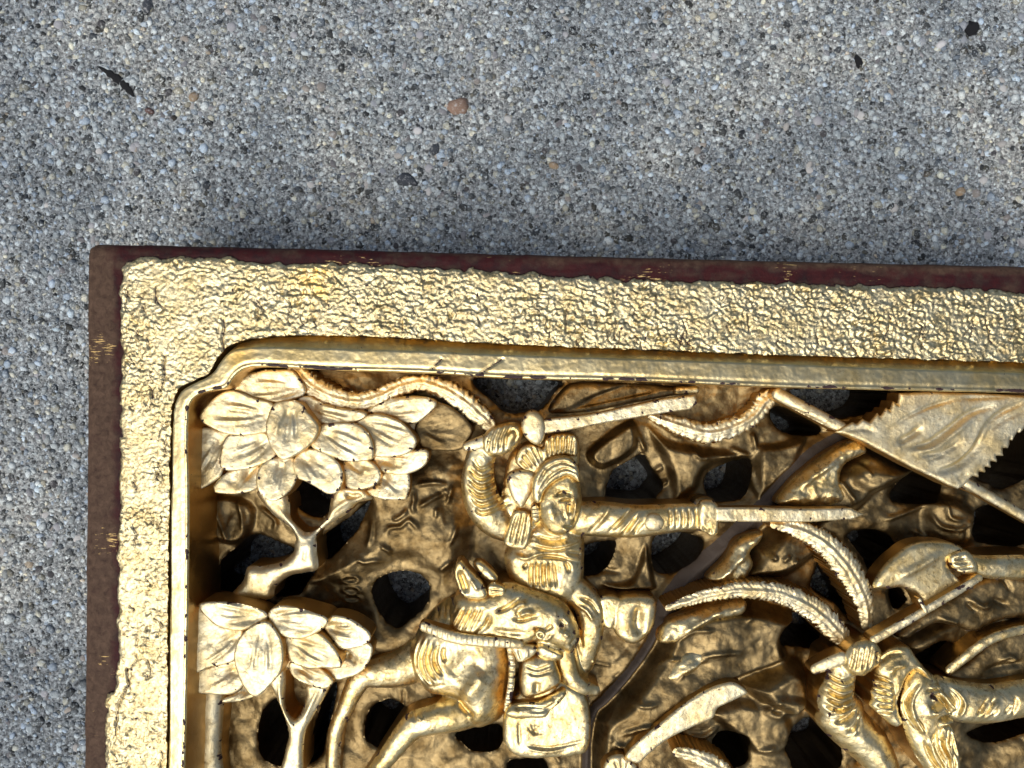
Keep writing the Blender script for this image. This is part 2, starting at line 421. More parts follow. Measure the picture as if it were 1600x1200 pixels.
def rand_cols(n):
    g = np.clip(rng.normal(0.34, 0.16, n), 0.05, 0.82)
    dark = rng.random(n) < 0.17; g[dark] = rng.uniform(0.025, 0.10, dark.sum())
    lt = rng.random(n) < 0.16; g[lt] = rng.uniform(0.55, 0.82, lt.sum())
    c = np.stack([g, g, g], -1) * np.array([0.95, 1.0, 1.02])
    tint = rng.random(n)
    c[tint < 0.16] *= np.array([1.12, 1.0, 0.80]); c[tint > 0.80] *= np.array([0.90, 0.98, 1.12])
    c[(tint > 0.16) & (tint < 0.172)] *= np.array([1.05, 0.82, 0.62])
    return np.clip(c, 0, 0.85)
def grains():
    sp = 7.0
    X, Y = np.meshgrid(np.arange(-140, 1780, sp), np.arange(-120, 1340, sp))
    x = X.ravel() + rng.uniform(-.55, .55, X.size)*sp; y = Y.ravel() + rng.uniform(-.55, .55, X.size)*sp
    under = (x > 215) & (y > 470)
    keep = ~under | (rng.random(len(x)) < 0.8)
    x, y = x[keep], y[keep]; n = len(x)
    r = np.clip(rng.lognormal(1.36, 0.40, n), 1.8, 8.5)
    # spin
    a = rng.uniform(0, 6.283, n); ca, sa = np.cos(a), np.sin(a)
    b = rng.uniform(-0.9, 0.9, n); cb, sb = np.cos(b), np.sin(b)
    P = ICO[None] * (1 + rng.uniform(-.30, .30, (n, 12, 1)))
    P = P * np.stack([np.ones(n), rng.uniform(.62, 1, n), rng.uniform(.5, .8, n)], -1)[:, None]
    px, py, pz = P[..., 0], P[..., 1], P[..., 2]
    py, pz = py*cb[:, None] - pz*sb[:, None], py*sb[:, None] + pz*cb[:, None]
    px, py = px*ca[:, None] - py*sa[:, None], px*sa[:, None] + py*ca[:, None]
    R = r[:, None]
    zc = ZG + 1.2*fbm((x-800)*KG+800, (y-600)*KG+600, 180, 3, 3) + rng.uniform(-.36, .14, n) * r
    V = np.stack([((x-800)*KG)[:, None] + px*R*KG, -((y-600)*KG)[:, None] + py*R*KG, zc[:, None] + pz*R*0.62], -1) * S
    F = ICOF[None] + (np.arange(n)*12)[:, None, None]
    col = np.concatenate([rand_cols(n), np.ones((n, 1))], -1)
    o = mesh_obj('sand_grains', V.reshape(-1, 3), None, GRAIN, PAVE, F.reshape(-1, 3), {'col': (np.repeat(col, 12, 0), 'FLOAT_COLOR')})
    o['kind'] = 'stuff'
grains()
def stone_mesh(name, seed, mat, sx=1.0, sy=0.75, sz=0.55, rough=0.13):
    """a subdivided lump, unit radius"""
    r2 = np.random.default_rng(seed)
    V = [tuple(v) for v in ICO]; F = []; cache = {}
    def mid(a, b):
        k = (min(a, b), max(a, b))
        if k not in cache:
            p = (np.array(V[a]) + np.array(V[b])) / 2; V.append(tuple(p/np.linalg.norm(p))); cache[k] = len(V)-1
        return cache[k]
    for a, b, c in ICOF:
        ab, bc, ca = mid(a, b), mid(b, c), mid(c, a); F += [(a, ab, ca), (b, bc, ab), (c, ca, bc), (ab, bc, ca)]
    V = np.array(V); V = V * (1 + r2.uniform(-rough, rough, (len(V), 1))) * np.array([sx, sy, sz])
    me = bpy.data.meshes.new(name); me.from_pydata((V).tolist(), [], [tuple(int(q) for q in f) for f in F])
    me.polygons.foreach_set('use_smooth', np.full(len(F), True)); me.materials.append(mat); me.update()
    return me
def put_stone(name, me, u, v, r, rz, dz=0.0):
    o = bpy.data.objects.new(name, me); COL.objects.link(o); o.parent = PAVE
    o.location = ((u-800)*KG*S, -(v-600)*KG*S, (ZG + dz)*S); o.scale = (r*KG*S,)*3; o.rotation_euler = (0, 0, rz)
    return o
def stones():
    pal = [(0.33, 0.33, 0.34), (0.24, 0.25, 0.27), (0.45, 0.44, 0.42), (0.17, 0.17, 0.18), (0.36, 0.33, 0.29), (0.30, 0.33, 0.37), (0.56, 0.56, 0.55), (0.06, 0.06, 0.065), (0.28, 0.26, 0.24), (0.40, 0.41, 0.44)]
    ms = [stone_mesh('aggregate_stone', 40+i, stone_mat('aggregate_%d' % i, c), 1, 0.6 + 0.04*i, 0.5) for i, c in enumerate(pal)]
    k = 0
    while k < 285:
        u, v = random.uniform(-20, 1620), random.uniform(-20, 1220)
        if u > 140 and v > 385: continue
        put_stone('aggregate_stone', random.choice(ms), u, v, random.uniform(5.0, 8.5), random.uniform(0, 6.28), random.uniform(-3.2, -0.8)); k += 1
    dk = stone_mat('dark_chip_or_pit', (0.007, 0.008, 0.010), 0.9, film=0.0); br = stone_mat('brown_stone', (0.30, 0.20, 0.145), 0.85, 0.7)  # first colour serves a real chip and the shade inside pits
    db = stone_mat('slate_chip', (0.05, 0.06, 0.075), 0.6, 0.6); tan = stone_mat('tan_stone', (0.33, 0.25, 0.16)); red = stone_mat('red_chip', (0.12, 0.065, 0.055)); wh = stone_mat('white_stone', (0.66, 0.67, 0.70))
    put_stone('brown_stone', stone_mesh('brown_stone', 1, br, 1, .78, .4, .22), 714, 167, 18, 0.2, -1)
    put_stone('dark_chip_or_pit', stone_mesh('dark_chip_or_pit', 2, dk, 1, .85, .30, .38), 1518, 45, 12, 0.3, 0.3)  # near-black lump standing in for the shade of an angular void
    put_stone('dark_chip_or_pit', stone_mesh('dark_chip_or_pit', 3, dk, 1, .5, .3, .3), 1341, 97, 11, -1.3, 0.3)
    put_stone('slate_chip', stone_mesh('slate_chip', 4, db, 1, .58, .35, .3), 636, 282, 16, -0.25, 0)
    put_stone('slate_chip', stone_mesh('slate_chip', 5, db, 1, .7, .45, .2), 679, 234, 10, 1.0, 1)
    put_stone('dark_chip_or_pit', stone_mesh('dark_chip_or_pit', 6, db, 1, .6, .4, .2), 231, 10, 13, 1.4, 1.5)
    put_stone('tan_stone', stone_mesh('tan_stone', 7, tan, 1, .8, .5), 303, 152, 9, 0.6, 1)
    put_stone('tan_stone', stone_mesh('tan_stone', 8, tan, 1, .6, .5), 865, 259, 9, -0.3, 1)
    put_stone('red_chip', stone_mesh('red_chip', 9, red, 1, .6, .5), 234, 174, 8, -0.4, 1)
    put_stone('white_stone', stone_mesh('white_stone', 10, wh, 1, .9, .5), 653, 205, 7, 0, 2)
    put_stone('white_stone', stone_mesh('white_stone', 11, wh, 1, .7, .5), 1470, 70, 9, .5, 1)
    put_stone('tan_stone', stone_mesh('tan_stone', 12, tan, 1, .9, .5), 1500, 300, 8, .5, 1)
    # long crack in the concrete, its shade built as a solid near-black strip
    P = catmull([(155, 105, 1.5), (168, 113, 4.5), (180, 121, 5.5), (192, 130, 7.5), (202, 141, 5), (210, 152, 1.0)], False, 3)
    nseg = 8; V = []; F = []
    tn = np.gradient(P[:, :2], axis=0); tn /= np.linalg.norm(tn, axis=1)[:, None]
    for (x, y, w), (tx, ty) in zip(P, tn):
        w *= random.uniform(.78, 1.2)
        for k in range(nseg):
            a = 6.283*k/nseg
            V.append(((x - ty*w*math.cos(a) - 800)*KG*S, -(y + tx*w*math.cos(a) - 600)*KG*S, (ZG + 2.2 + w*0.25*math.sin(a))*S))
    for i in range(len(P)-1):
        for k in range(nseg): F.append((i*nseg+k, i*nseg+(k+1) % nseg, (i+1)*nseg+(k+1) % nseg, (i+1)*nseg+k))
    mesh_obj('pit_shade_strip', V, F, dk, PAVE)
stones()

# ---------------------------------------------------------------- the carved panel
PANEL = bpy.data.objects.new('carved_panel', None); COL.objects.link(PANEL)
PANEL.location = (0, 0, 0)
PANEL['label'] = 'gilded carved wooden relief panel with horseman, trees and flag, lying on concrete'
PANEL['category'] = 'panel'
RX, BY = 1730, 1310            # how far the panel is built beyond the picture

OUT = [(150, 381), (300, 384), (520, 389), (800, 397), (1200, 407), (1600, 416), (RX, 419), (RX, BY), (130, BY), (131, 1200), (134, 900), (136, 640), (137, 400), (140, 387)]
def densify(pts, step=6):
    out = []
    n = len(pts)
    for i in range(n):
        a, b = np.array(pts[i], float), np.array(pts[(i+1) % n], float)
        m = max(1, int(np.hypot(*(b-a))/step))
        for k in range(m): out.append(a + (b-a)*k/m)
    return np.array(out)
# border/slope line A, slope/band line B, inner lip line I  (open curves from bottom left to top right)
CA = [(257, BY), (260, 1200), (262, 1000), (264, 800), (266, 690), (267, 650), (271, 625), (280, 607), (296, 597), (318, 587), (331, 576), (338, 562), (352, 545), (372, 533), (420, 525), (520, 523), (660, 529), (800, 537), (1000, 545), (1200, 553), (1400, 559), (1600, 565), (RX, 569)]
CB = [(262, BY), (264, 1200), (266, 1000), (268, 800), (270, 690), (271, 652), (275, 628), (284, 612), (299, 602), (320, 592), (335, 581), (344, 567), (356, 553), (374, 546), (420, 543), (520, 546), (660, 550), (800, 556), (1000, 562), (1200, 569), (1400, 577), (1600, 584), (RX, 588)]
CI = [(288, BY), (290, 1200), (294, 1000), (296, 800), (294, 690), (295, 652), (297, 633), (308, 618), (330, 611), (354, 606), (366, 590), (380, 578), (402, 573), (455, 575), (530, 579), (680, 584), (800, 592), (1000, 596), (1200, 605), (1400, 610), (1600, 614), (RX, 617)]
def region(curve, corner=(RX, BY)):
    C = catmull(curve, False, 5); return np.concatenate([C, [np.array(corner, float)]])

def frame_parts():
    # wooden board: ring between the outer edge and just under the moulding
    step = 2.5
    X, Y = np.meshgrid(np.arange(120, RX+8, step), np.arange(366, BY+8, step))
    P = densify(OUT, 12); so = np.full(X.shape, 500.0)
    m = (X < 420) | (Y < 560) 
    so[m] = poly_sd(X[m], Y[m], P)
    RI = region(CA); si = np.full(X.shape, 500.0)
    m2 = (X < 520) | (Y < 760)
    si[m2] = poly_sd(X[m2], Y[m2], RI)
    SD = np.minimum(so, -(si - 0.5))
    e = np.clip(so, 0, 40)
    H = -5 - 14*(1 - np.sqrt(np.clip(1 - (1 - np.clip(e/16, 0, 1))**2, 0, 1))) + 0.8*fbm(X, Y, 30, 3, 21) + 0.5*vnoise(X/60, Y/3.5, 22)
    lac = np.clip((so - 36)/18, 0, 1) - 0.2 + 0.25*fbm(X, Y, 30, 3, 25) + 0.35*np.clip((480 - Y)/40, 0, 1)*(X > 180)
    tp = 0.85 - 0.6*np.clip((X-560)/500, 0, 1)*np.clip((14-so)/10 + 0.4, 0, 1) + 0.3*fbm(X, Y*3, 60, 3, 26)
    mk = np.clip((X - 150 - 0.5*(Y - 381))/40, 0, 1)*(Y < 460)
    lac = lac*(1-mk) + tp*mk
    build_grid('wooden_board', X, Y, SD, H, -12, -258, WOOD, PANEL, step, np.clip(lac, 0, 1))
    PANEL.children[-1]['label'] = 'bare brown and maroon lacquered wooden edge'
    # gilded crinkled border
    step = 1.6
    X, Y = np.meshgrid(np.arange(150, RX+4, step), np.arange(388, BY+4, step))
    ok = (X < 420) | (Y < 620)
    GE = [(192, 408), (205, 402), (250, 400), (330, 401), (400, 408), (440, 411), (520, 410), (600, 413), (700, 419), (800, 424), (900, 432), (1000, 436), (1100, 438), (1200, 441), (1300, 443), (1400, 447), (1500, 450), (1600, 455), (RX, 458), (RX, BY), (158, BY), (161, 1200), (163, 1130), (164, 1086), (178, 1078), (183, 1020), (182, 930), (184, 820), (187, 700), (188, 560), (187, 470)]
    GP = densify(GE, 8)
    so = np.full(X.shape, 500.0); m = (X < 330) | (Y < 560); so[m] = poly_sd(X[m], Y[m], GP)
    so = so + 5.0*fbm(X, Y, 26, 3, 31) + 0.8*vnoise(X/4, Y/4, 33)
    RA = region(CA); sa = np.full(X.shape, 500.0); m2 = (X < 460) | (Y < 700); sa[m2] = poly_sd(X[m2], Y[m2], RA)
    SD = np.minimum(so, -(sa - 1.0 + 1.6*fbm(X, Y, 18, 2, 57))); SD[~ok] = -50
    top = 1/(1 + np.exp(-((X - 330)/35.0)))          # the top rail is ribbed along its length
    top = np.where(Y > 620, 0, top)
    wx = X + 5*vnoise(X/23, Y/23, 41); wy = Y + 5*vnoise(X/21, Y/21, 42)
    iso = fbm(wx, wy, 11, 2, 43); pit = np.abs(vnoise(wx/8.0, wy/8.0, 44))
    holes_ = np.clip(vnoise(wx/6.5, wy/6.5, 51) - 0.25, 0, 1)
    iso = 1.4*iso + 3.0*np.clip(pit*1.9, 0, 1)**0.7 + 1.6*vnoise(X/4.6, Y/4.6, 45) - 7*holes_
    rib = 1.9*vnoise(wx/24, wy/9.0, 46)*np.clip(0.7 + vnoise(X/70, Y/40, 40), 0.2, 1.5) + 1.0*vnoise(wx/9, wy/6.5, 47) + 1.5*np.clip(np.abs(vnoise(wx/13, wy/8.5, 48))*1.7, 0, 1) + 1.2*vnoise(X/4.8, Y/4.4, 49) - 4*holes_
    vary = np.clip(0.9 + 0.7*fbm(X, Y, 80, 2, 39), 0.4, 1.5)
    H = 1.0 + vary*(0.55*iso*(1-top) + rib*1.05*top)
    e = np.clip(so/12, 0, 1); H = -4.6 + (H + 4.6)*np.sqrt(np.clip(1 - (1-e)**2, 0, 1))
    W = np.zeros(X.shape)
    W = np.maximum(W, np.clip(1 - so/5.0, 0, 1)*0.6)
    r3 = np.random.default_rng(5)
    for k in range(110):                               # drying cracks
        if k < 80: cx, cy = r3.uniform(400, 1600), r3.uniform(470, 548) + 0.02*0
        else: cx, cy = r3.uniform(195, 262), r3.uniform(430, 1200)
        if k < 80: cy += (cx-500)*0.022
        L_ = r3.uniform(10, 34); pts = [(cx, cy)]
        for q in range(4): pts.append((pts[-1][0] + r3.normal(0, 3), pts[-1][1] + L_/4))
        m = local(X, Y, np.array(pts), 6)
        if not m.any(): continue
        d = line_d(X[m], Y[m], np.array(pts))[0]
        W[m] = np.maximum(W[m], np.clip(1.15 - d/1.0, 0, 0.75)); H[m] -= 2.2*np.exp(-(d/1.6)**2)
    for pts in ([(258, 555), (255, 570), (258, 588), (251, 610)], [(348, 498), (351, 512), (347, 528), (350, 552)], [(198, 1045), (201, 1070), (184, 1102), (180, 1150)], [(300, 395), (298, 402)]):
        d = line_d(X, Y, np.array(pts, float))[0]; W = np.maximum(W, np.clip(1.25 - d/1.0, 0, 0.8)); H -= 3*np.exp(-(d/2.0)**2)
    pz = vnoise(X/7.5, Y/7.5, 55); W = np.maximum(W, np.clip((pz - 0.62)*6, 0, 0.6)*(vnoise(X/50, Y/50, 56) > 0.0))
    build_grid('gilded_border', X, Y, SD, H, 0, -24, GOLD_BORDER, PANEL, step, W, regilt=np.clip(1.1 - np.hypot((X-492)/34, (Y-440)/36) + 0.5*fbm(X, Y, 16, 2, 58), 0, 1)*0.8)
    # moulding
    step = 2.0
    X, Y = np.meshgrid(np.arange(250, RX+4, step), np.arange(514, BY+4, step))
    ok = (X < 430) | (Y < 660)
    SA, SB, SI = (np.full(X.shape, 500.0) for _ in range(3))
    for A_, C_ in ((SA, CA), (SB, CB), (SI, CI)): A_[ok] = poly_sd(X[ok], Y[ok], region(C_))
    SD = np.minimum(SA, -SI); SD[~ok] = -50
    tA = np.clip(SA / np.maximum(SA - SB, 1e-3), 0, 1)                    # 0 at A, 1 at B
    tB = np.clip(SB / np.maximum(SB - SI, 1e-3), 0, 1)                    # 0 at B, 1 at the lip
    H = np.where(SB < 0, -14 + 30*tA**0.85, 16 + 2.5*np.clip(tB*1.25, 0, 1) - 1.2*np.exp(-((tB - 0.78)/0.07)**2) - 4*np.clip((tB-0.93)/0.07, 0, 1)**2)
    H += 0.5*fbm(X, Y, 26, 3, 61) + 0.25*vnoise(X/5, Y/5, 62)
    lip = np.exp(-((SI + 3.0)/3.2)**2)
    W = lip*np.clip(0.16 + 1.1*vnoise(X/60, Y/60, 64) + 0.9*fbm(X, Y, 17, 3, 63), 0, 1)*0.95
    cr = np.abs(X - 325)**2 + np.abs(Y - 590)**2
    for pts in ([(752, 583), (768, 572), (785, 561)], [(675, 577), (690, 561)]):
        d = line_d(X, Y, np.array(pts, float))[0]; W = np.maximum(W, np.clip(1.2 - d/1.5, 0, 0.8)); H -= 2*np.exp(-(d/2)**2)
    build_grid('moulding', X, Y, SD, H, 15, -112, GOLD_RIM, PANEL, step, np.clip(W, 0, 1), regilt=np.clip(1.15 - np.hypot((X-372)/34, (Y-556)/22) + 0.4*fbm(X, Y, 16, 2, 59), 0, 1)*0.85)
frame_parts()

t1, t2, t3, t4 = T(280, 560), T(280, 860), T(640, 560), T(600, 860)
t5, t6, t7, t8 = T(920, 560), T(1200, 560), T(900, 860), T(1200, 860)
t9, t10, t12 = T(500, 900), T(860, 900), T(1200, 900)
u1, u3, u4 = T(450, 700, 16/3), T(720, 780, 16/3), T(1080, 780, 16/3)
tf = T(800, 380); tb = T(120, 900)

# ---- pierced background
HOLES = [
    [(742, 590), (872, 594), (868, 612), (845, 640), (815, 645), (795, 646), (772, 630)],
    t5(105,870, 150,720, 230,660, 350,605, 400,690, 470,790, 430,860, 370,905, 200,890),
    t5(735,760, 800,690, 1010,630, 1010,800, 960,880, 850,900, 780,890, 740,830),
    [(1024,842), (1060,834), (1098,843), (1092,870), (1060,895), (1035,900), (1022,885)],
    u3(1000,415, 1250,350, 1300,385, 1270,500, 1200,600, 1120,640, 1000,620),
    t2(1200,280, 1240,180, 1380,135, 1500,160, 1562,240, 1540,350, 1450,440, 1350,500, 1265,430),
    t9(270,980, 300,860, 400,785, 480,785, 560,860, 480,960, 400,1060, 360,1085, 290,1050),
    t9(850,1000, 1110,940, 1140,1060, 1060,1120, 950,1110, 880,1060),
    [(795, 1196), (820, 1190), (850, 1192), (860, 1230), (820, 1250), (790, 1230)],
    t2(140,200, 235,170, 250,80, 330,0, 450,-90, 600,-50, 740,20, 700,80, 560,120, 480,180, 400,300, 150,290),
    t2(590,290, 640,200, 720,140, 840,120, 775,240, 740,285),
    t1(725,830, 755,740, 940,830, 935,940, 880,1000, 800,975, 735,930),
    [(402,1165), (403,1130), (415,1105), (435,1095), (450,1130), (455,1165), (448,1200), (425,1198), (408,1185)],
    [(478,1195), (486,1150), (503,1098), (522,1070), (520,1110), (508,1150), (500,1185)],
    u1(285,930, 262,800, 330,700, 480,600, 640,460, 690,440, 590,640, 560,700, 430,850, 300,960),
    t6(165,190, 700,195, 770,230, 690,330, 450,375, 350,335, 230,270),
    t6(30,320, 90,300, 200,350, 340,430, 320,480, 200,485, 100,460, 40,400),
    t6(775,880, 800,810, 940,700, 1050,740, 1105,790, 1080,860, 1000,910, 850,910),
    t6(1240,1070, 1290,960, 1400,915, 1500,935, 1620,990, 1660,1100, 1600,1180, 1400,1170, 1280,1130),
    t6(1330,740, 1440,600, 1500,500, 1600,420, 1700,460, 1700,700, 1600,770, 1480,825, 1400,790),
    u4(1310,300, 1500,250, 1680,320, 1750,480, 1600,540, 1520,620, 1440,480),
    u4(1130,470, 1200,500, 1300,660, 1400,810, 1480,1000, 1420,1060, 1300,970, 1200,870, 1020,750, 1060,600),
    u4(850,950, 1000,1000, 1120,1130, 1240,1280, 960,1260, 770,1230, 760,1120),
    t12(110,1060, 150,970, 250,910, 340,920, 380,990, 460,1050, 480,1100, 460,1230, 200,1240, 130,1130),
    t10(1015,1060, 1050,1000, 1130,980, 1230,1000, 1245,1100, 1230,1180, 1120,1210, 1040,1150),
    t12(930,480, 1000,405, 1080,390, 1180,425, 1245,470, 1200,530, 1060,620, 980,580),
    t12(1270,1000, 1450,940, 1620,880, 1700,960, 1600,1020, 1440,1080, 1350,1055),
    t12(775,100, 840,85, 880,140, 875,180, 800,215),
    [(540,1240), (600,1225), (640,1250), (590,1290)], [(1000,1240), (1060,1225), (1080,1270), (1020,1285)], [(1640, 1240), (1690, 1230), (1700, 1280), (1650, 1285)],
]
ROCK1 = [(1345, 690), (1300, 716), (1262, 742), (1238, 770), (1205, 806), (1172, 846), (1138, 886), (1112, 906), (1150, 915), (1220, 905), (1290, 860), (1275, 830), (1340, 800), (1372, 770), (1440, 735), (1400, 715)]
ROCK2 = [(1060, 952), (1036, 978), (1022, 1010), (1003, 1036), (984, 1060), (962, 1084), (934, 1108), (924, 1145), (921, 1230), (980, 1240), (1010, 1150), (1080, 1090), (1160, 1060), (1230, 1030), (1225, 990), (1250, 960), (1180, 935), (1110, 938)]
ROCK3 = t10(1150,680, 1200,640, 1300,580, 1440,500, 1560,520, 1640,640, 1620,800, 1500,880, 1380,830, 1260,760)
def background():
    step = 2.2
    X, Y = np.meshgrid(np.arange(282, RX, step), np.arange(566, BY, step))
    SD = poly_sd(X, Y, densify([(286, BY-2), (286, 650), (300, 612), (350, 600), (372, 574), (RX-2, 574), (RX-2, BY-2)], 60))
    RIs = np.full(X.shape, 1e3); m = (X < 500) | (Y < 700)
    RIs[m] = poly_sd(X[m], Y[m], region(CI)); SD = np.minimum(SD, RIs + 6)
    H = np.full(X.shape, -106.0) + 9*fbm(X, Y, 95, 2, 71) + 1.6*fbm(X + 6*vnoise(X/30, Y/30, 70), Y, 34, 2, 72) + 0.5*vnoise(X/8, Y/8, 73)
    facet = np.abs(vnoise(X/36 + 2, Y/30, 74)); H += 3*np.clip(facet, 0, 0.6)
    W = np.zeros(X.shape)
    # raised ground behind the rider and under the horse
    def raise_(pts, amt, ramp_):
        nonlocal H
        P = catmull(pts); m = local(X, Y, P, 5)
        s = poly_sd(X[m], Y[m], P); q_ = np.clip(s/(ramp_*1.5), 0, 1); H[m] += amt*q_*q_*(3-2*q_)
        return P
    raise_([(540, 760), (640, 720), (720, 705), (745, 800), (740, 880), (690, 930), (640, 890), (580, 900), (500, 930), (470, 900), (560, 830)], 16, 26)
    raise_([(930, 690), (985, 655), (1000, 690), (985, 715), (940, 735), (915, 715)], 22, 9)
    raise_([(1010, 665), (1060, 690), (1170, 705), (1175, 715), (1110, 735), (1090, 770), (1050, 785), (1040, 740)], 16, 12)
    raise_([(1180, 700), (1215, 690), (1265, 680), (1240, 730), (1200, 770), (1178, 780)], 16, 10)
    raise_([(985, 905), (1010, 850), (1025, 905), (1022, 925), (960, 925), (940, 910)], 14, 7)
    raise_(ROCK1, 46, 20); raise_(ROCK2, 44, 16); raise_(ROCK3, 40, 18)
    raise_(t6(440,690, 520,640, 740,660, 900,700, 800,800, 600,840, 450,780), 14, 12)
    raise_(t10(1250,700, 1500,690, 1600,760, 1560,880, 1400,900, 1280,820), 10, 10)
    raise_([(1100, 1110), (1160, 1090), (1230, 1110), (1240, 1170), (1180, 1180), (1130, 1140)], 14, 12)
    raise_([(1400, 1010), (1470, 960), (1560, 940), (1600, 990), (1560, 1070), (1500, 1060)], 22, 14)
    raise_([(1450, 770), (1520, 790), (1540, 840), (1480, 860), (1440, 830)], 18, 14)
    raise_([(320, 780), (370, 775), (400, 800), (380, 850), (330, 840)], 12, 8)
    r3 = np.random.default_rng(12)
    # gouge marks left by the chisel
    for k in range(85):
        cx, cy = r3.uniform(310, 1650), r3.uniform(620, 1250); a = r3.normal(-0.7 if cx > 900 else 1.15, 0.5); l = r3.uniform(6, 20)
        H = stroke(H, X, Y, [(cx - l*math.cos(a), cy - l*math.sin(a)), (cx + r3.normal(0, 2), cy + r3.normal(0, 2)), (cx + l*math.cos(a), cy + l*math.sin(a))], r3.uniform(2.6, 5), r3.choice([-1, 1, 1])*r3.uniform(1.5, 4.5))
    for pts in (u1(1050,350, 1060,430, 1045,480, 1060,540), u1(1370,300, 1350,400, 1320,470), u1(1240,490, 1235,580), u1(1410,640, 1385,720, 1350,800), u1(830,720, 850,660, 950,640, 1020,590, 1100,680), u1(700,600, 690,740, 660,820),
                u1(580,900, 640,940, 720,930, 800,940), u1(1260,1020, 1370,930), u1(870,600, 950,560, 1010,500), u1(780,800, 850,850, 860,890), u1(1330,300, 1230,280, 1080,300), u1(1100,480, 1200,420, 1300,370),
                t1(370,900, 400,1010, 400,1080), t1(490,930, 600,1010, 590,1080), t1(250,860, 240,960, 290,1080, 320,1150),
                t5(270,390, 330,520, 370,610), t5(390,370, 480,430, 580,500), t5(1020,460, 1045,560, 1020,600), t5(880,560, 1000,605), t5(430,820, 500,760), t5(640,560, 690,620, 760,610), t5(1020,680, 1030,780, 1060,870),
                t6(440,690, 500,650, 560,720), t6(1000,960, 1050,1040, 1160,1060), t6(1080,870, 1100,980, 1180,1000), t6(720,1010, 900,950, 1020,900), t6(920,1080, 1000,1130), t6(360,720, 420,800, 480,890),
                t10(720,390, 850,300, 1000,290), t10(1180,250, 1260,170, 1370,190), t10(880,470, 1000,430, 1160,430), t10(760,600, 850,500, 960,470), t10(620,560, 700,480, 780,470), t10(460,720, 560,740, 640,730),
                t10(380,980, 440,1000, 500,960), t10(420,930, 560,870, 650,880), t10(270,900, 340,860, 430,740), t10(850,1000, 960,1010, 1060,940), t10(1300,780, 1400,720), t10(1330,830, 1440,760), t10(1400,860, 1500,790), t10(1260,1080, 1340,1070, 1400,1040),
                u4(460,330, 380,480, 250,650), u4(600,420, 640,460), u4(680,470, 740,420), u4(770,490, 810,450), u4(830,540, 850,560), u4(490,420, 530,400, 540,460)):
        H = stroke(H, X, Y, pts, 3.6, 6.0)
    # oval stamped marks
    for (cx, cy) in ((548, 905), (549, 922), (550, 936)):
        q = ((X-cx)/13)**2 + ((Y-cy)/6)**2; H += 3.5*np.exp(-(q-1)**2*3) - 3.0*np.exp(-q*2)
    # bare brown flank of the rocks
    for pts, w in (([(1312, 692), (1270, 716), (1232, 750), (1196, 790), (1160, 826), (1120, 862), (1080, 900), (1050, 935), (1034, 962)], 15), ([(1032, 968), (1014, 1006), (992, 1036), (972, 1062), (944, 1092), (926, 1112), (918, 1150), (916, 1220)], 5)):
        P = catmull(pts, False, 5); m = local(X, Y, P, 60); d = line_d(X[m], Y[m], P)[0]
        W[m] = np.maximum(W[m], np.clip((w + 3 - d)/4, 0, 1))
        H[m] += np.clip(1 - d/(w*1.6), 0, 1)*18
    for hole in HOLES:
        P = catmull(hole); m = local(X, Y, P, 40)
        s = poly_sd(X[m], Y[m], P) + 1.0*vnoise(X[m]/8, Y[m]/8, 76); SD[m] = np.minimum(SD[m], -s)
        H[m] -= 5*np.exp(-np.clip(-s, 0, 99)/4.0)
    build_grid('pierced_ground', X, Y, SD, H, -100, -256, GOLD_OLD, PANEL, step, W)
background()

# ---- leaves
def leaf(parent, pts, base, tip, z, lift=9, veins=4, mat=None, bottom=-70, depth=1.9):
    z += 12
    bx, by = base; tx, ty = tip; L_ = math.hypot(tx-bx, ty-by); dx, dy = (tx-bx)/L_, (ty-by)/L_
    st = []
    SEED[0] += 1; r = np.random.default_rng(SEED[0]*3+1)
    for k in range(veins):
        q = (k - (veins-1)/2) / max(veins-1, 1)
        sp = L_*0.26*q
        e = r.uniform(0.55, 0.85)
        p0 = (bx + dx*L_*0.06 - dy*sp*0.35, by + dy*L_*0.06 + dx*sp*0.35)
        p1 = (bx + dx*L_*0.40 - dy*sp*1.1 + r.normal(0, 1), by + dy*L_*0.40 + dx*sp*1.1 + r.normal(0, 1))
        p2 = (bx + dx*L_*e - dy*sp*1.35, by + dy*L_*e + dx*sp*1.35)
        st.append(([p0, p1, p2], r.uniform(3.0, 5.5), -depth*r.uniform(.5, 1.3)))
        if k % 2 == 0: st.append(([(p0[0]-dy*4, p0[1]+dx*4), (p1[0]-dy*4.5, p1[1]+dx*4.5), (p2[0]-dy*4, p2[1]+dx*4)], 3.4, depth*0.8))
    st.append(([(bx, by), (bx + dx*L_*0.2, by + dy*L_*0.2)], L_*0.17, -4.0, False))
    return relief('leaf', poly(pts, z, rim=5, roll=2.6, tilt=(dx*lift/L_, dy*lift/L_), grow=2.6), mat or GOLD, parent, bottom, 1.8, strokes=st, noise=1.5, nsc=13, wearamt=0.5)

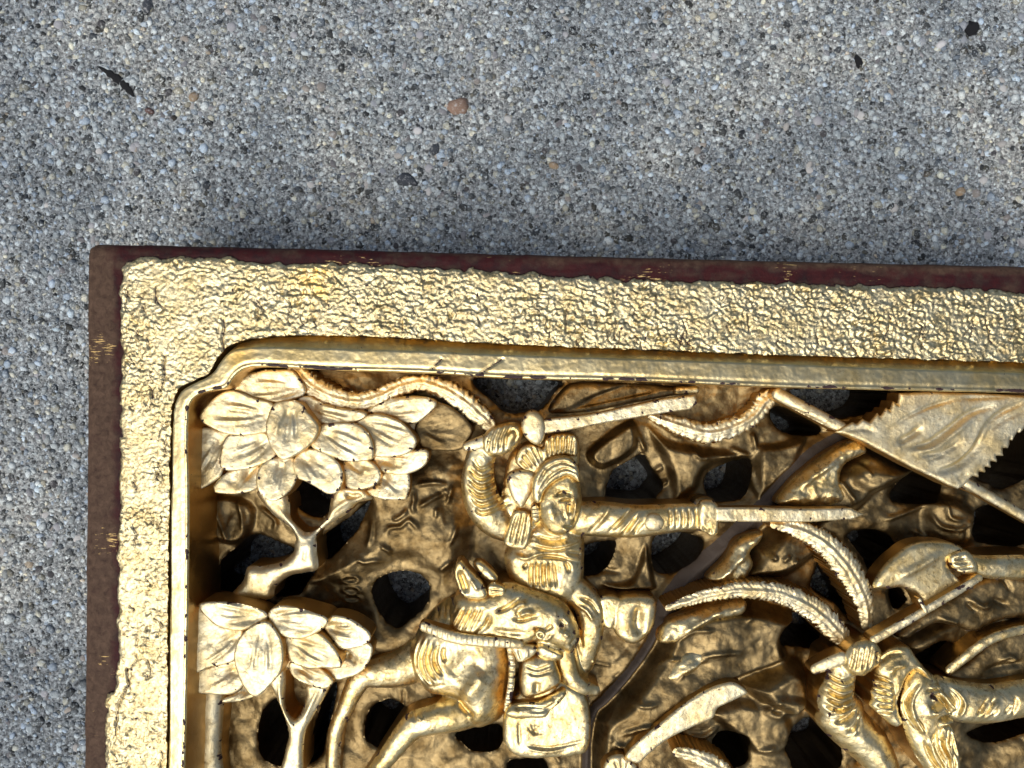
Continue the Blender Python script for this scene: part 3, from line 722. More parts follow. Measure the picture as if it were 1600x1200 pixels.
def trees():
    # upper tree
    tr = relief('tree_trunk', [
        poly(t1(150,330, 260,230, 380,140, 560,100, 720,130, 900,280, 1200,330, 1450,290, 1500,420, 1460,640, 1380,820, 1200,820, 1050,780, 940,800, 820,740, 700,740, 600,840, 400,790, 260,790, 150,720), -62, 12, 8),
        poly(t1(490,825, 540,920, 620,1000, 700,1060, 735,1130, 740,1200, 738,1240, 850,1240, 850,1180, 870,1090, 950,1030, 1050,970, 1120,900, 1210,875, 1150,800, 1000,790, 955,860, 930,985, 865,1065, 800,1085, 755,1060, 700,990, 690,890, 640,800), -52, 12, 12),
        poly(t2(738,-70, 715,10, 640,70, 520,100, 425,105, 395,190, 320,300, 560,310, 600,230, 690,160, 800,135, 868,112, 862,0, 850,-70), -54, 14, 14, tilt=(0.05, -0.05))],
        GOLD, PANEL, -125, 2.0, blur=2, strokes=[(t1(640,940, 740,1060), 3, 2.5), (t1(1100,860, 960,960, 850,1090), 3.5, 2.5), (t1(1050,830, 1080,860, 1150,850), 4, -6), (t2(800,-20, 790,60), 3, -2)])
    L = [(t1(355,205, 420,118, 520,85, 650,80, 715,95, 770,205, 700,250, 600,265, 480,245), t1(745,190)[0], t1(370,190)[0], -44),
         (t1(145,370, 190,290, 270,225, 350,208, 470,258, 575,295, 560,400, 545,450, 400,472, 290,460, 200,420), t1(560,360)[0], t1(150,330)[0], -32),
         (t1(740,262, 800,245, 880,285, 1000,318, 1165,345, 1100,390, 980,407, 880,395, 800,340), t1(750,270)[0], t1(1150,350)[0], -46),
         (t1(1175,335, 1250,290, 1350,255, 1500,246, 1600,278, 1540,350, 1470,397, 1400,390, 1290,345), t1(1190,335)[0], t1(1580,290)[0], -52),
         (t1(1110,400, 1170,365, 1260,360, 1370,400, 1450,470, 1477,520, 1440,577, 1350,605, 1240,607, 1205,580, 1190,480), t1(1140,400)[0], t1(1470,530)[0], -37),
         (t1(825,540, 870,440, 930,418, 1050,412, 1130,430, 1190,500, 1209,600, 1180,627, 1040,632, 930,592), t1(870,450)[0], t1(1200,610)[0], -30),
         (t1(98,480, 170,440, 230,455, 300,475, 275,560, 268,680, 230,750, 95,792), t1(280,480)[0], t1(140,770)[0], -46),
         (t1(270,600, 310,490, 420,478, 520,468, 565,530, 592,600, 520,652, 400,687, 285,682), t1(570,510)[0], t1(285,660)[0], -36),
         (t1(232,800, 300,720, 400,690, 480,678, 488,790, 430,827, 330,837, 238,826), t1(450,690)[0], t1(300,830)[0], -48),
         (t1(1180,830, 1260,790, 1270,728, 1420,718, 1422,850, 1390,872, 1270,870, 1200,852), t1(1250,740)[0], t1(1410,860)[0], -54),
         (t1(1215,620, 1300,608, 1420,588, 1542,578, 1537,650, 1460,702, 1350,717, 1245,690), t1(1230,630)[0], t1(1520,680)[0], -48),
         (t1(1015,680, 1060,640, 1150,633, 1230,680, 1250,740, 1210,792, 1110,812, 1050,792, 1035,730), t1(1050,650)[0], t1(1230,770)[0], -42),
         (t1(555,640, 700,628, 732,710, 700,802, 640,862, 590,880, 530,852, 493,780, 500,700), t1(640,640)[0], t1(580,870)[0], -34),
         (t1(715,640, 790,578, 900,590, 990,660, 1014,740, 992,822, 930,834, 870,802, 800,762, 735,735), t1(760,610)[0], t1(970,820)[0], -32),
         (t1(600,285, 730,278, 790,340, 860,430, 832,510, 762,572, 660,622, 608,582, 563,500, 552,400), t1(690,300)[0], t1(660,610)[0], -22)]
    for pts, b, t, z in L: leaf(tr, pts, b, t, z, veins=3 if z == -22 else 4)
    leaf(tr, [(650,668), (664,645), (677,630), (702,637), (725,655), (736,672), (727,690), (715,701), (665,700), (655,685)], (656, 668), (730, 680), -64, 6, 5, mat=GOLD_OLD, bottom=-100)
    # lower tree
    tr2 = relief('tree_trunk', [
        poly(t2(100,360, 300,340, 600,390, 900,430, 1120,500, 1150,620, 1000,760, 900,820, 760,780, 640,740, 560,800, 400,870, 200,860, 100,820), -60, 12, 8),
        poly(t2(560,800, 600,740, 660,720, 672,800, 668,940, 690,1010, 730,1045, 770,1000, 800,900, 800,830, 870,800, 960,790, 940,850, 890,950, 830,1050, 795,1120, 780,1240, 765,1420, 640,1420, 670,1240, 690,1140, 660,1020, 610,900), -48, 10, 9)],
        GOLD, PANEL, -125, 2.0, strokes=[(t2(640,800, 660,960, 730,1100), 3, 3), (t2(880,850, 790,1040), 3, 3)])
    L = [(t2(290,925, 380,890, 420,855, 475,900, 400,925), t2(440,870)[0], t2(300,915)[0], -52),
         (t2(75,752, 200,738, 340,700, 372,770, 402,820, 340,887, 230,892, 78,860), t2(380,760)[0], t2(120,840)[0], -44),
         (t2(68,360, 120,345, 200,440, 260,490, 370,508, 352,620, 332,690, 200,717, 66,727), t2(365,540)[0], t2(110,690)[0], -34),
         (t2(688,718, 780,738, 880,748, 955,810, 900,852, 780,822, 708,782), t2(700,730)[0], t2(940,830)[0], -46),
         (t2(910,750, 1000,700, 1020,640, 1100,588, 1190,588, 1195,650, 1140,742, 1060,782, 980,802), t2(1020,650)[0], t2(1150,720)[0], -48),
         (t2(890,470, 950,423, 1050,433, 1140,478, 1192,530, 1150,582, 1015,612, 955,550), t2(900,490)[0], t2(1185,535)[0], -38),
         (t2(140,338, 250,328, 380,348, 470,378, 535,420, 470,472, 370,497, 245,462, 180,402), t2(510,430)[0], t2(150,345)[0], -30),
         (t2(660,560, 760,540, 862,523, 952,600, 1013,690, 1007,717, 900,722, 800,727, 700,692, 675,620), t2(680,570)[0], t2(1005,705)[0], -30),
         (t2(555,420, 600,368, 700,362, 850,398, 925,430, 892,482, 800,532, 720,545, 615,512), t2(570,430)[0], t2(915,440)[0], -26),
         (t2(500,468, 560,480, 620,560, 640,660, 622,762, 562,832, 490,896, 438,872, 388,792, 353,680, 368,580, 420,510), t2(510,480)[0], t2(490,885)[0], -18)]
    for pts, b, t, z in L: leaf(tr2, pts, b, t, z, depth=2.3)
    relief('side_trunk', poly([(304, 1070), (342, 1070), (344, 1120), (341, 1170), (345, 1215), (350, 1290), (302, 1290), (303, 1200), (305, 1140)], -56, 18, 16), GOLD, PANEL, -125, 2.2, noise=1.6, nsc=14)
trees()

# ---- pheasant plumes
def plume(pts, mat=None, bottom=-105, period=11, deep=0.38, gro=1.1, rib=1.0, **k):
    return relief('plume', tube([(x, y, w*1.12, z) for x, y, w, z in pts], roll=0.32, flat=0.25, barb=(period, deep, gro, rib)), mat or GOLD, PANEL, bottom, 1.6, noise=1.6, nsc=7, wearamt=0.35, **k)
plume([(458, 574, 10, -50), (482, 600, 17, -48), (515, 619, 18, -46), (555, 628, 15, -46), (592, 620, 14, -48), (622, 606, 14, -50), (655, 598, 13, -52), (690, 607, 15, -53), (722, 626, 17, -54), (748, 648, 16, -56), (764, 664, 12, -60)])
plume([(1018, 650, 5, -72), (1058, 664, 13, -68), (1105, 677, 16, -66), (1146, 668, 15, -66), (1178, 650, 14, -66), (1198, 625, 14, -66), (1222, 605, 12, -70)])
plume([(1046, 953, 5, -46), (1086, 937, 9, -40), (1124, 927, 11, -36), (1162, 922, 13, -34), (1212, 926, 15, -34), (1250, 940, 17, -36), (1284, 962, 18, -38), (1312, 990, 17, -42), (1328, 1008, 12, -48)], period=8)
plume([(1212, 820, 7, -40), (1252, 829, 14, -36), (1290, 850, 18, -34), (1320, 882, 20, -34), (1343, 918, 18, -38), (1357, 950, 14, -44), (1362, 982, 9, -52)], period=8)
plume([(1060, 1178, 8, -56), (1095, 1186, 12, -52), (1130, 1206, 14, -50), (1150, 1240, 12, -52)])

# ---- flag
def flag():
    pole = relief('flag_pole', [tube([(1216, 616, 10, -36), (1262, 641, 9.5, -32), (1312, 668, 9, -28)], 0.55), tube([(1508, 754, 8, -34), (1560, 783, 8, -38), (1610, 811, 8, -40), (1690, 856, 8, -42)], 0.6),
                                tube([(1300, 662, 8, -44), (1420, 712, 8, -44), (1520, 762, 8, -42)], 0.3)], GOLD, PANEL, -62, 1.8, strokes=[(t6(90,280, 400,440), 2.2, -2.0)])
    out = t6(425,462, 480,425, 535,398, 560,412, 595,378, 640,400, 690,340, 705,368, 745,305, 765,330, 785,265, 815,290, 825,218)
    out += [(1460, 612), (1540, 615), (1600, 618), (1690, 625), (1690, 660), (1640, 660)]
    out += t6(1620,425, 1580,470, 1570,452, 1535,515, 1520,500, 1510,562, 1470,560, 1478,610, 1430,610, 1440,650, 1395,640, 1400,685, 1360,675, 1365,715, 1320,705, 1325,745, 1285,735, 1240,790, 1195,818, 1120,790, 1050,752, 900,682, 750,602, 600,522, 500,480)
    S_ = [(t6(740,462, 850,375, 980,312, 1180,250), 4, -5), (t6(760,440, 880,350, 1000,290), 4, 3), (t6(810,528, 900,480, 965,425), 7, -9), (t6(850,558, 1000,530, 1120,450, 1250,350, 1410,295), 6, -8),
          (t6(900,590, 1040,560, 1160,470, 1290,370), 5, 4), (t6(960,605, 1090,590, 1210,520), 5, -5), (t6(1000,640, 1120,600), 3, -3), (t6(1020,712, 1150,680, 1280,580, 1360,430, 1480,330, 1620,270), 6, -8), (t6(1100,720, 1230,660, 1340,540, 1420,420, 1620,310), 6, -5),
          (t6(1060,690, 1200,620, 1300,500, 1400,370), 6, 4), (t6(1200,250, 1350,245, 1500,240), 4, -3), (t6(1180,760, 1250,720), 3, -2), (t6(470,455, 600,440, 680,470), 5, -3)]
    S_ = [(p, w*0.8, d*0.62) for p, w, d in S_]
    fl = relief('flag', poly(out, -24, 5, 4, smooth=False, strokes=()), GOLD, pole, -64, 1.8, strokes=S_, noise=0.8, nsc=16, wearamt=0.2)
flag()

# ---- the rider
def rider():
    body = relief('rider', [
        # torso
        poly(u3(600,200, 480,330, 400,440, 360,520, 420,700, 620,860, 880,900, 990,800, 1030,680, 1035,540, 1028,330, 900,230, 760,200), -48, 34, 24),
        # scarf and hair behind the head
        poly(t3(600,700, 640,600, 720,540, 860,495, 1040,490, 1050,700, 900,900, 780,1060, 690,1120, 600,1090, 575,900), -50, 14, 10),
        # raised sword arm (sleeve)
        tube([(755, 704, 22, -30), (748, 730, 24, -28), (748, 762, 27, -30), (757, 792, 28, -34), (775, 815, 27, -40), (800, 830, 22, -48)], 0.7),
        # outstretched arm
        tube([(905, 812, 27, -44), (945, 812, 28, -36), (985, 814, 26, -32), (1020, 812, 24, -30), (1060, 808, 22, -30), (1092, 807, 21, -32)], 0.75),
        # hand at the sword
        poly(t5(672,930, 690,882, 760,880, 800,935, 800,1060, 765,1100, 720,1075, 675,1060), -30, 8, 7),
        # fist with the raised sword
        poly(t3(452,500, 520,428, 620,396, 692,408, 705,480, 645,565, 560,605, 485,590), -20, 16, 12),
        # head
        poly(t3(800,900, 815,820, 880,740, 980,690, 1045,740, 1062,800, 1068,880, 1045,980, 1005,1062, 945,1094, 870,1075, 815,1005), -14, 20, 17, tilt=(-0.04, 0)),
        # thigh and shin beside the horse's head
        tube([(895, 925, 24, -56), (920, 950, 23, -54), (926, 985, 21, -58), (920, 1020, 20, -64), (915, 1050, 16, -72)], 0.8),
        tube([(880, 1000, 17, -52), (885, 1030, 17, -46), (893, 1060, 17, -44), (912, 1078, 14, -48), (930, 1084, 9, -56)], 0.8),
    ], GOLD_WARM, PANEL, -110, 1.45, blur=2, noise=1.0, nsc=9, wearamt=0.35, strokes=
        # sleeve folds
        [([(732 + a, 722 + k*14 - 6), (752, 728 + k*14 + 3), (786 + b, 716 + k*14)], 2.6, -5.5) for k, (a, b) in enumerate([(8, -4), (2, 0), (0, 2), (0, 4), (4, 8), (12, 14)])]
        + [([(734 + a, 729 + k*14 - 6), (754, 735 + k*14 + 3), (786 + b, 723 + k*14)], 2.8, 3.0) for k, (a, b) in enumerate([(8, -4), (2, 0), (0, 2), (0, 4), (4, 8)])]
        # knuckles of the fist
        + [(t3(x, 590 - (x-480)*0.25, x + 10, 510 - (x-480)*0.3, x + 45, 430 - (x-480)*0.15), 2.0, -4.0) for x in (490, 525, 560, 595)]
        + [(t3(600,470, 650,440, 670,480, 640,530), 2.2, -3)]
        # face: brow, eyes, nose, mouth, cheek
        + [(t3(905,842, 955,816, 1000,828), 1.9, -4), (t3(928,872, 965,860, 998,870), 1.6, -6), (t3(932,853, 965,843, 998,852), 1.6, 3.5), (t3(1028,850, 1024,920, 1010,990), 2.6, 7), (t3(990,890, 988,960), 3.0, -4.5),
           (t3(945,935, 965,985), 2.2, -3), (t3(952,1024, 985,1032, 1012,1022), 1.6, -5.5), (t3(955,1046, 985,1050, 1003,1044), 2, 4), (t3(850,900, 890,960, 880,1010), 9, 4), (t3(800,950, 815,985), 3, 3), (t3(998,1002, 1026,1003), 1.7, -4)]
        # neck line and collar, sash, skirt folds
        + [(u3(600,300, 760,345, 900,320), 3, -4), (u3(590,360, 760,400, 930,370, 1010,340), 3, 3), (u3(590,385, 760,425, 940,390, 1020,360), 3, -4),
           (u3(560,510, 640,480, 760,480, 880,500, 980,530), 3, -5), (u3(440,470, 560,490, 700,450), 4, 4), (u3(880,440, 1010,470), 2.5, -4), (u3(860,480, 1000,510), 2.5, 3)]
        + [(u3(x, 530, x - 5 + k*4, 630, x + k*7, 740), 2.4, -6.0) for k, x in enumerate((590, 640, 690, 740, 770))] + [(u3(x + 24, 530, x + 22, 630, x + 22 + k*4, 730), 2.4, 4.0) for k, x in enumerate((590, 640, 690))]
        + [(u3(870,520, 900,570, 905,620), 3, -6), (u3(520,580, 560,540), 3, -4)]
        # outstretched sleeve
        + [(t5(120,1080, 190,1010, 260,930), 3, -5), (t5(170,1100, 230,1030, 300,940), 3, 3.5), (t5(205,1100, 250,1030, 290,960), 2.4, -5), (t5(0,1090, 80,1000, 130,930), 3.5, -4), (t5(240,1090, 275,1030, 330,950), 2.6, 3.5), (t5(280,1095, 300,1050, 340,1000), 2.2, -4)]
        + [(t5(x, 925, x + 8, 990, x + 2, 1050), 2.0, -4.0) for x in (490, 530, 570, 610, 655)]
        + [(t5(690,1040, 720,1070), 2, -3), (t5(740,1050, 750,1085), 2, -3), (t5(665,930, 668,1060), 2, -3), (t5(805,930, 805,1060), 2.2, -3)]
        # trouser folds
        + [([(905, 935), (925, 945), (938, 965)], 3, -5), ([(900, 947), (918, 957), (930, 978)], 3, 3.5), ([(905, 985), (912, 1020)], 3, -4), ([(928, 1040), (938, 1052)], 3, 4)],
        rub=[(t3(955,815, 975,825), 3, 0.7), (t3(950,885, 990,890), 3, 0.6), (t3(935,935, 945,950), 2.5, 0.6), (t3(480,460, 500,540), 2.5, 0.5)])
    # bulge of the elbow guard, headdress and trappings
    relief('elbow_guard', poly(t5(345,1030, 375,975, 430,968, 478,1010, 470,1060, 420,1085, 365,1072), -26, 14, 8), GOLD, body, -50, 1.8)
    relief('sword_blade', poly([(845,657), (858,654), (900,650), (940,644), (1040,622), (1087,617), (1090,630), (1078,640), (1040,645), (950,660), (880,674), (848,678)], -20, 3.5, 2.5, smooth=False), GOLD, body, -44, 1.8, wearamt=0.5)
    relief('sword_guard', poly(t3(700,400, 735,335, 785,325, 835,370, 850,440, 835,510, 800,542, 745,515, 708,465), -15, 12, 6), GOLD, body, -44, 1.8)
    relief('sword_pommel', tube([(729, 698, 7, -30), (742, 695, 10, -28), (760, 690, 11, -28)], 0.6), GOLD, body, -48, 1.8, wearamt=0.9)
    relief('lance_blade', poly([(1118, 793), (1180, 793), (1260, 795), (1330, 794), (1352, 804), (1330, 812), (1260, 816), (1180, 816), (1118, 815)], -28, 3.5, 2.5, smooth=False), GOLD, body, -52, 1.8, wearamt=0.3)
    relief('hand_guard', poly(t5(655,940, 668,890, 720,862, 780,878, 800,930, 790,950, 700,948), -40, 8, 6), GOLD_OLD, body, -70, 1.8)
    relief('headdress', [poly(t3(660,640, 690,560, 760,535, 830,560, 850,500, 900,478, 975,470, 1045,490, 1045,610, 960,605, 860,640, 790,730, 700,690), -30, 7, 6),
                         ], GOLD_WARM, body, -70, 1.6, wearamt=0.3, strokes=[(t3(*a), 1.8, -4.5) for a in ((690,640, 740,690), (710,600, 770,680), (735,570, 790,665), (765,550, 812,650), (798,550, 830,640), (860,510, 870,615), (890,490, 895,605), (925,482, 925,600), (960,478, 955,598), (995,480, 985,600), (1025,490, 1010,605))]
                         + [(t3(*a), 1.8, 2.5) for a in ((700,620, 755,685), (722,585, 780,672), (875,500, 882,610), (908,486, 910,600), (942,480, 940,600), (978,480, 970,600))])
    relief('headband', poly(t3(770,880, 772,760, 830,668, 920,616, 1010,622, 1058,690, 1068,775, 1035,762, 985,735, 905,775, 845,830, 815,905), -8, 9, 8), GOLD_WARM, body, -40, 1.6, wearamt=0.3, strokes=[(t3(800,790, 860,690, 960,650, 1050,690), 2.0, -4), (t3(810,830, 880,740, 970,690, 1050,720), 2.0, -3.5)])
    relief('neck_flap', poly(t3(610,740, 660,705, 740,700, 790,730, 770,820, 730,900, 695,938, 650,890, 620,820), -24, 9, 7), GOLD, body, -60, 1.6)
    relief('hair_lappet', poly(t3(650,960, 700,945, 760,970, 765,1080, 735,1180, 690,1200, 590,1165, 610,1070), -32, 9, 7), GOLD_WARM, body, -64, 1.6, wearamt=0.3, strokes=[(t3(*a), 2.0, -4) for a in ((680,970, 650,1060, 630,1150), (710,965, 690,1070, 665,1170), (740,975, 728,1070, 705,1170))])
    relief('ear_pendant', poly(t3(762,930, 790,910, 812,940, 815,1010, 790,1030, 765,1000), -22, 5, 4), GOLD_WARM, body, -50, 1.4, strokes=[(t3(760,965, 815,960), 1.5, -2.5), (t3(760,985, 815,985), 1.5, -2.5), (t3(765,940, 810,935), 1.5, -2.5)])
    return body
rider()

# ---- the horse
def horse():
    body = relief('horse', [
        # neck, chest and shoulder
        poly(t9(655,300, 590,390, 553,500, 560,620, 610,720, 680,790, 800,810, 900,880, 960,1000, 1060,985, 1140,930, 1190,800, 1215,600, 1200,440, 1130,330, 1000,230, 880,160, 760,200), -46, 52, 46),
        poly(t9(860,640, 920,560, 1060,520, 1150,600, 1130,760, 1060,900, 960,940, 900,860, 850,760), -40, 40, 24),
        # head
        poly(t4(440,300, 520,250, 640,235, 760,188, 900,228, 1050,280, 1132,330, 1200,440, 1218,540, 1165,630, 1100,600, 1000,560, 940,560, 850,590, 700,560, 560,540, 430,480), -20, 30, 26, tilt=(0.02, -0.02)),
        poly(t4(950,570, 1010,550, 1100,600, 1118,640, 1070,664, 1000,655, 955,625), -26, 10, 9),
        # near foreleg
        tube([(748, 1108, 42, -60), (715, 1122, 30, -50), (680, 1130, 24, -48), (650, 1137, 22, -48), (632, 1152, 19, -50), (610, 1180, 16, -52), (590, 1206, 14, -54), (560, 1250, 13, -56)], 0.9),
        # far foreleg
        tube([(655, 1045, 34, -76), (620, 1060, 30, -72), (590, 1064, 25, -70), (562, 1068, 20, -68), (546, 1090, 16, -68), (532, 1122, 13, -70), (518, 1155, 12, -72), (513, 1200, 12, -76), (512, 1240, 12, -78)], 0.85),
    ], GOLD_WARM, PANEL, -125, 1.5, blur=3, noise=1.0, nsc=9, wearamt=0.35, strokes=
        # face: brow, eye, cheek, nostril, mouth
        [(t4(690,350, 760,330, 830,280, 860,260), 3, -5), (t4(800,340, 850,300, 900,300), 4, 5), (t4(800,390, 860,400, 960,370), 2.6, -5), (t4(840,375, 880,350, 930,350), 3.4, 6), (t4(825,350, 850,385), 2.2, -3),
         (t4(570,500, 640,440, 670,370), 4, -5), (t4(680,460, 800,480, 900,480), 5, -4), (t4(930,440, 960,480, 930,530), 3, -4), (t4(1080,400, 1120,430, 1100,480), 3.5, -5), (t4(1110,470, 1150,500), 4, 4),
         (t4(990,560, 1060,590, 1130,620), 2.4, -6), (t4(1150,560, 1190,520), 2.4, -4), (t4(940,500, 1000,530, 1050,480), 3, 4), (t4(1050,430, 1000,470), 3, -4)]
        # mane behind the ears
        + [(t4(x, 330, x - 35, 400, x - 70, 470), 2.4, -4.5) for x in (470, 510, 550, 590, 620)] + [(t4(x + 18, 335, x - 17, 400, x - 50, 465), 2.4, 3) for x in (470, 510, 550, 590)]
        + [(t4(400,300, 370,380, 380,440), 3, -4), (t4(350,330, 330,400, 330,450), 3, -4)]
        # mane strands on the chest
        + [(t9(*a), 2.6, -6) for a in ((640,400, 600,500, 600,600, 660,690), (670,410, 630,510, 640,600, 700,680), (700,420, 670,510, 690,590, 740,650), (740,430, 720,510, 740,580, 780,620), (780,440, 770,490, 790,540))]
        + [(t9(*a), 2.6, 4) for a in ((655,405, 615,505, 620,600, 680,685), (685,415, 650,510, 665,595, 720,665), (720,425, 695,510, 715,585, 760,635))]
        + [(t9(680,710, 780,680), 2, -3), (t9(640,770, 720,800, 860,790), 4, -7), (t9(870,780, 900,830, 960,880), 4, -6), (t9(900,760, 970,660, 1030,590), 14, 8), (t9(800,640, 880,560, 980,480), 16, -6), (t9(600,870, 640,900), 4, 4), (t9(560,870, 600,905), 3, -3)],
        rub=[(t4(1080,390, 1110,440), 6, 0.7), (t4(1000,480, 960,520), 5, 0.6), (t4(1180,480, 1210,540, 1170,620), 3, 0.7), (t4(930,430, 940,480), 4, 0.5), (t4(700,350, 790,330), 3, 0.5), (t4(990,570, 1100,600), 3, 0.6)])
    relief('ear', poly(t4(455,75, 480,60, 540,130, 620,220, 645,290, 600,315, 520,305, 470,260, 438,150), -12, 8, 7, tilt=(-0.05, -0.1)), GOLD_WARM, body, -50, 1.6, wearamt=0.7, strokes=[(t4(470,120, 500,200, 520,280), 4.5, -8), (t4(540,170, 590,260), 3, 3)])
    relief('ear', poly(t4(560,85, 600,68, 660,110, 712,175, 690,205, 640,190, 590,150), -34, 8, 7), GOLD_WARM, body, -60, 1.6)
    relief('forelock', poly(t4(650,220, 700,205, 760,240, 750,290, 680,300, 645,270), -22, 8, 6), GOLD_WARM, body, -50, 1.6, strokes=[(t4(650,240, 750,250), 1.8, -3), (t4(650,262, 750,272), 1.8, -3), (t4(655,285, 740,290), 1.8, -3)])
    relief('rein', tube([(661, 984, 8, -30), (690, 993, 9, -22), (720, 1000, 9, -18), (755, 1003, 8.5, -16), (790, 1005, 8, -16), (812, 1008, 7, -18)], 0.6, strokes=[([(664 + k*8.5, 976 + k*1.2 + 2), (663 + k*8.5, 996 + k*1.2)], 1.5, -1.6) for k in range(17)]), GOLD, body, -50, 1.6, wearamt=0.5)
    relief('bridle_ring', poly([(836, 988), (842, 984), (850, 986), (853, 993), (848, 1000), (839, 998)], -10, 5, 4, strokes=[([(843, 992), (846, 993)], 2.5, -5, False)]), GOLD_WARM, body, -30, 1.4)
    relief('bit_tassel', poly(t4(790,600, 850,590, 930,600, 960,620, 940,660, 880,695, 840,705, 815,660), -24, 8, 7), GOLD, body, -60, 1.6, strokes=[(t4(840,620, 860,690), 2, -3), (t4(900,620, 890,670), 2, 3)])
    relief('girth_strap', tube([(797, 1015, 5, -34), (800, 1040, 5, -34), (798, 1075, 5, -34), (792, 1110, 5, -36)], 0.5, strokes=[([(790, 1020 + 9*k), (806, 1021 + 9*k)], 1.8, -3) for k in range(11)]), GOLD, body, -60, 1.6, wearamt=0.6)
    relief('saddle_cloth', poly([(788, 1120), (800, 1095), (830, 1070), (870, 1065), (905, 1080), (920, 1100), (924, 1140), (919, 1174), (900, 1184), (860, 1187), (825, 1188), (800, 1180), (787, 1162), (786, 1140)], -46, 12, 10), GOLD_WARM, body, -100, 1.8, wearamt=0.25,
           strokes=[([(811, 1130), (812, 1165)], 2, -3), ([(822, 1164), (850, 1169), (880, 1166), (912, 1158)], 1.8, -3.5), ([(822, 1169), (850, 1174), (882, 1171)], 1.8, 2.5)] + [([(835, 1148), (835 + 16*math.cos(a), 1148 - 16*math.sin(a))], 1.6, -2.6) for a in (0.2, 0.6, 1.0, 1.4, 1.8, 2.3)])
    relief('boot_skirt', poly(t4(870,690, 950,660, 1050,665, 1085,740, 1110,830, 1060,900, 960,940, 870,930, 845,850, 850,760), -30, 20, 16), GOLD_WARM, body, -80, 1.8, wearamt=0.2, strokes=[(t4(880,720, 960,745, 1050,710), 2.4, -5), (t4(885,755, 960,775, 1060,745), 2.4, -4), (t4(960,820, 950,900), 5, -5), (t4(900,930, 1000,900, 1100,850), 3, -5)])
    relief('boot', poly(t4(755,1020, 790,975, 860,960, 960,955, 1040,920, 1120,880, 1142,905, 1100,960, 1040,1010, 1015,1050, 940,1055, 850,1062, 790,1055), -24, 12, 10), GOLD_WARM, body, -70, 1.6, wearamt=0.3, strokes=[(t4(800,985, 900,980, 1030,985), 2.2, -4), (t4(900,1000, 1000,1000, 1090,930), 3, -4), (t4(1020,920, 1080,930), 2.5, -3)])
    relief('saddle', [poly([(938, 934), (968, 934), (968, 960), (958, 985), (944, 980), (936, 960)], -66, 8, 8), poly([(966, 936), (1022, 934), (1026, 965), (1016, 992), (996, 1008), (975, 1004), (960, 985)], -62, 16, 14)], GOLD_WARM, body, -108, 2.0, strokes=[([(1000, 945), (996, 975), (1004, 992)], 8, -8)])
horse()

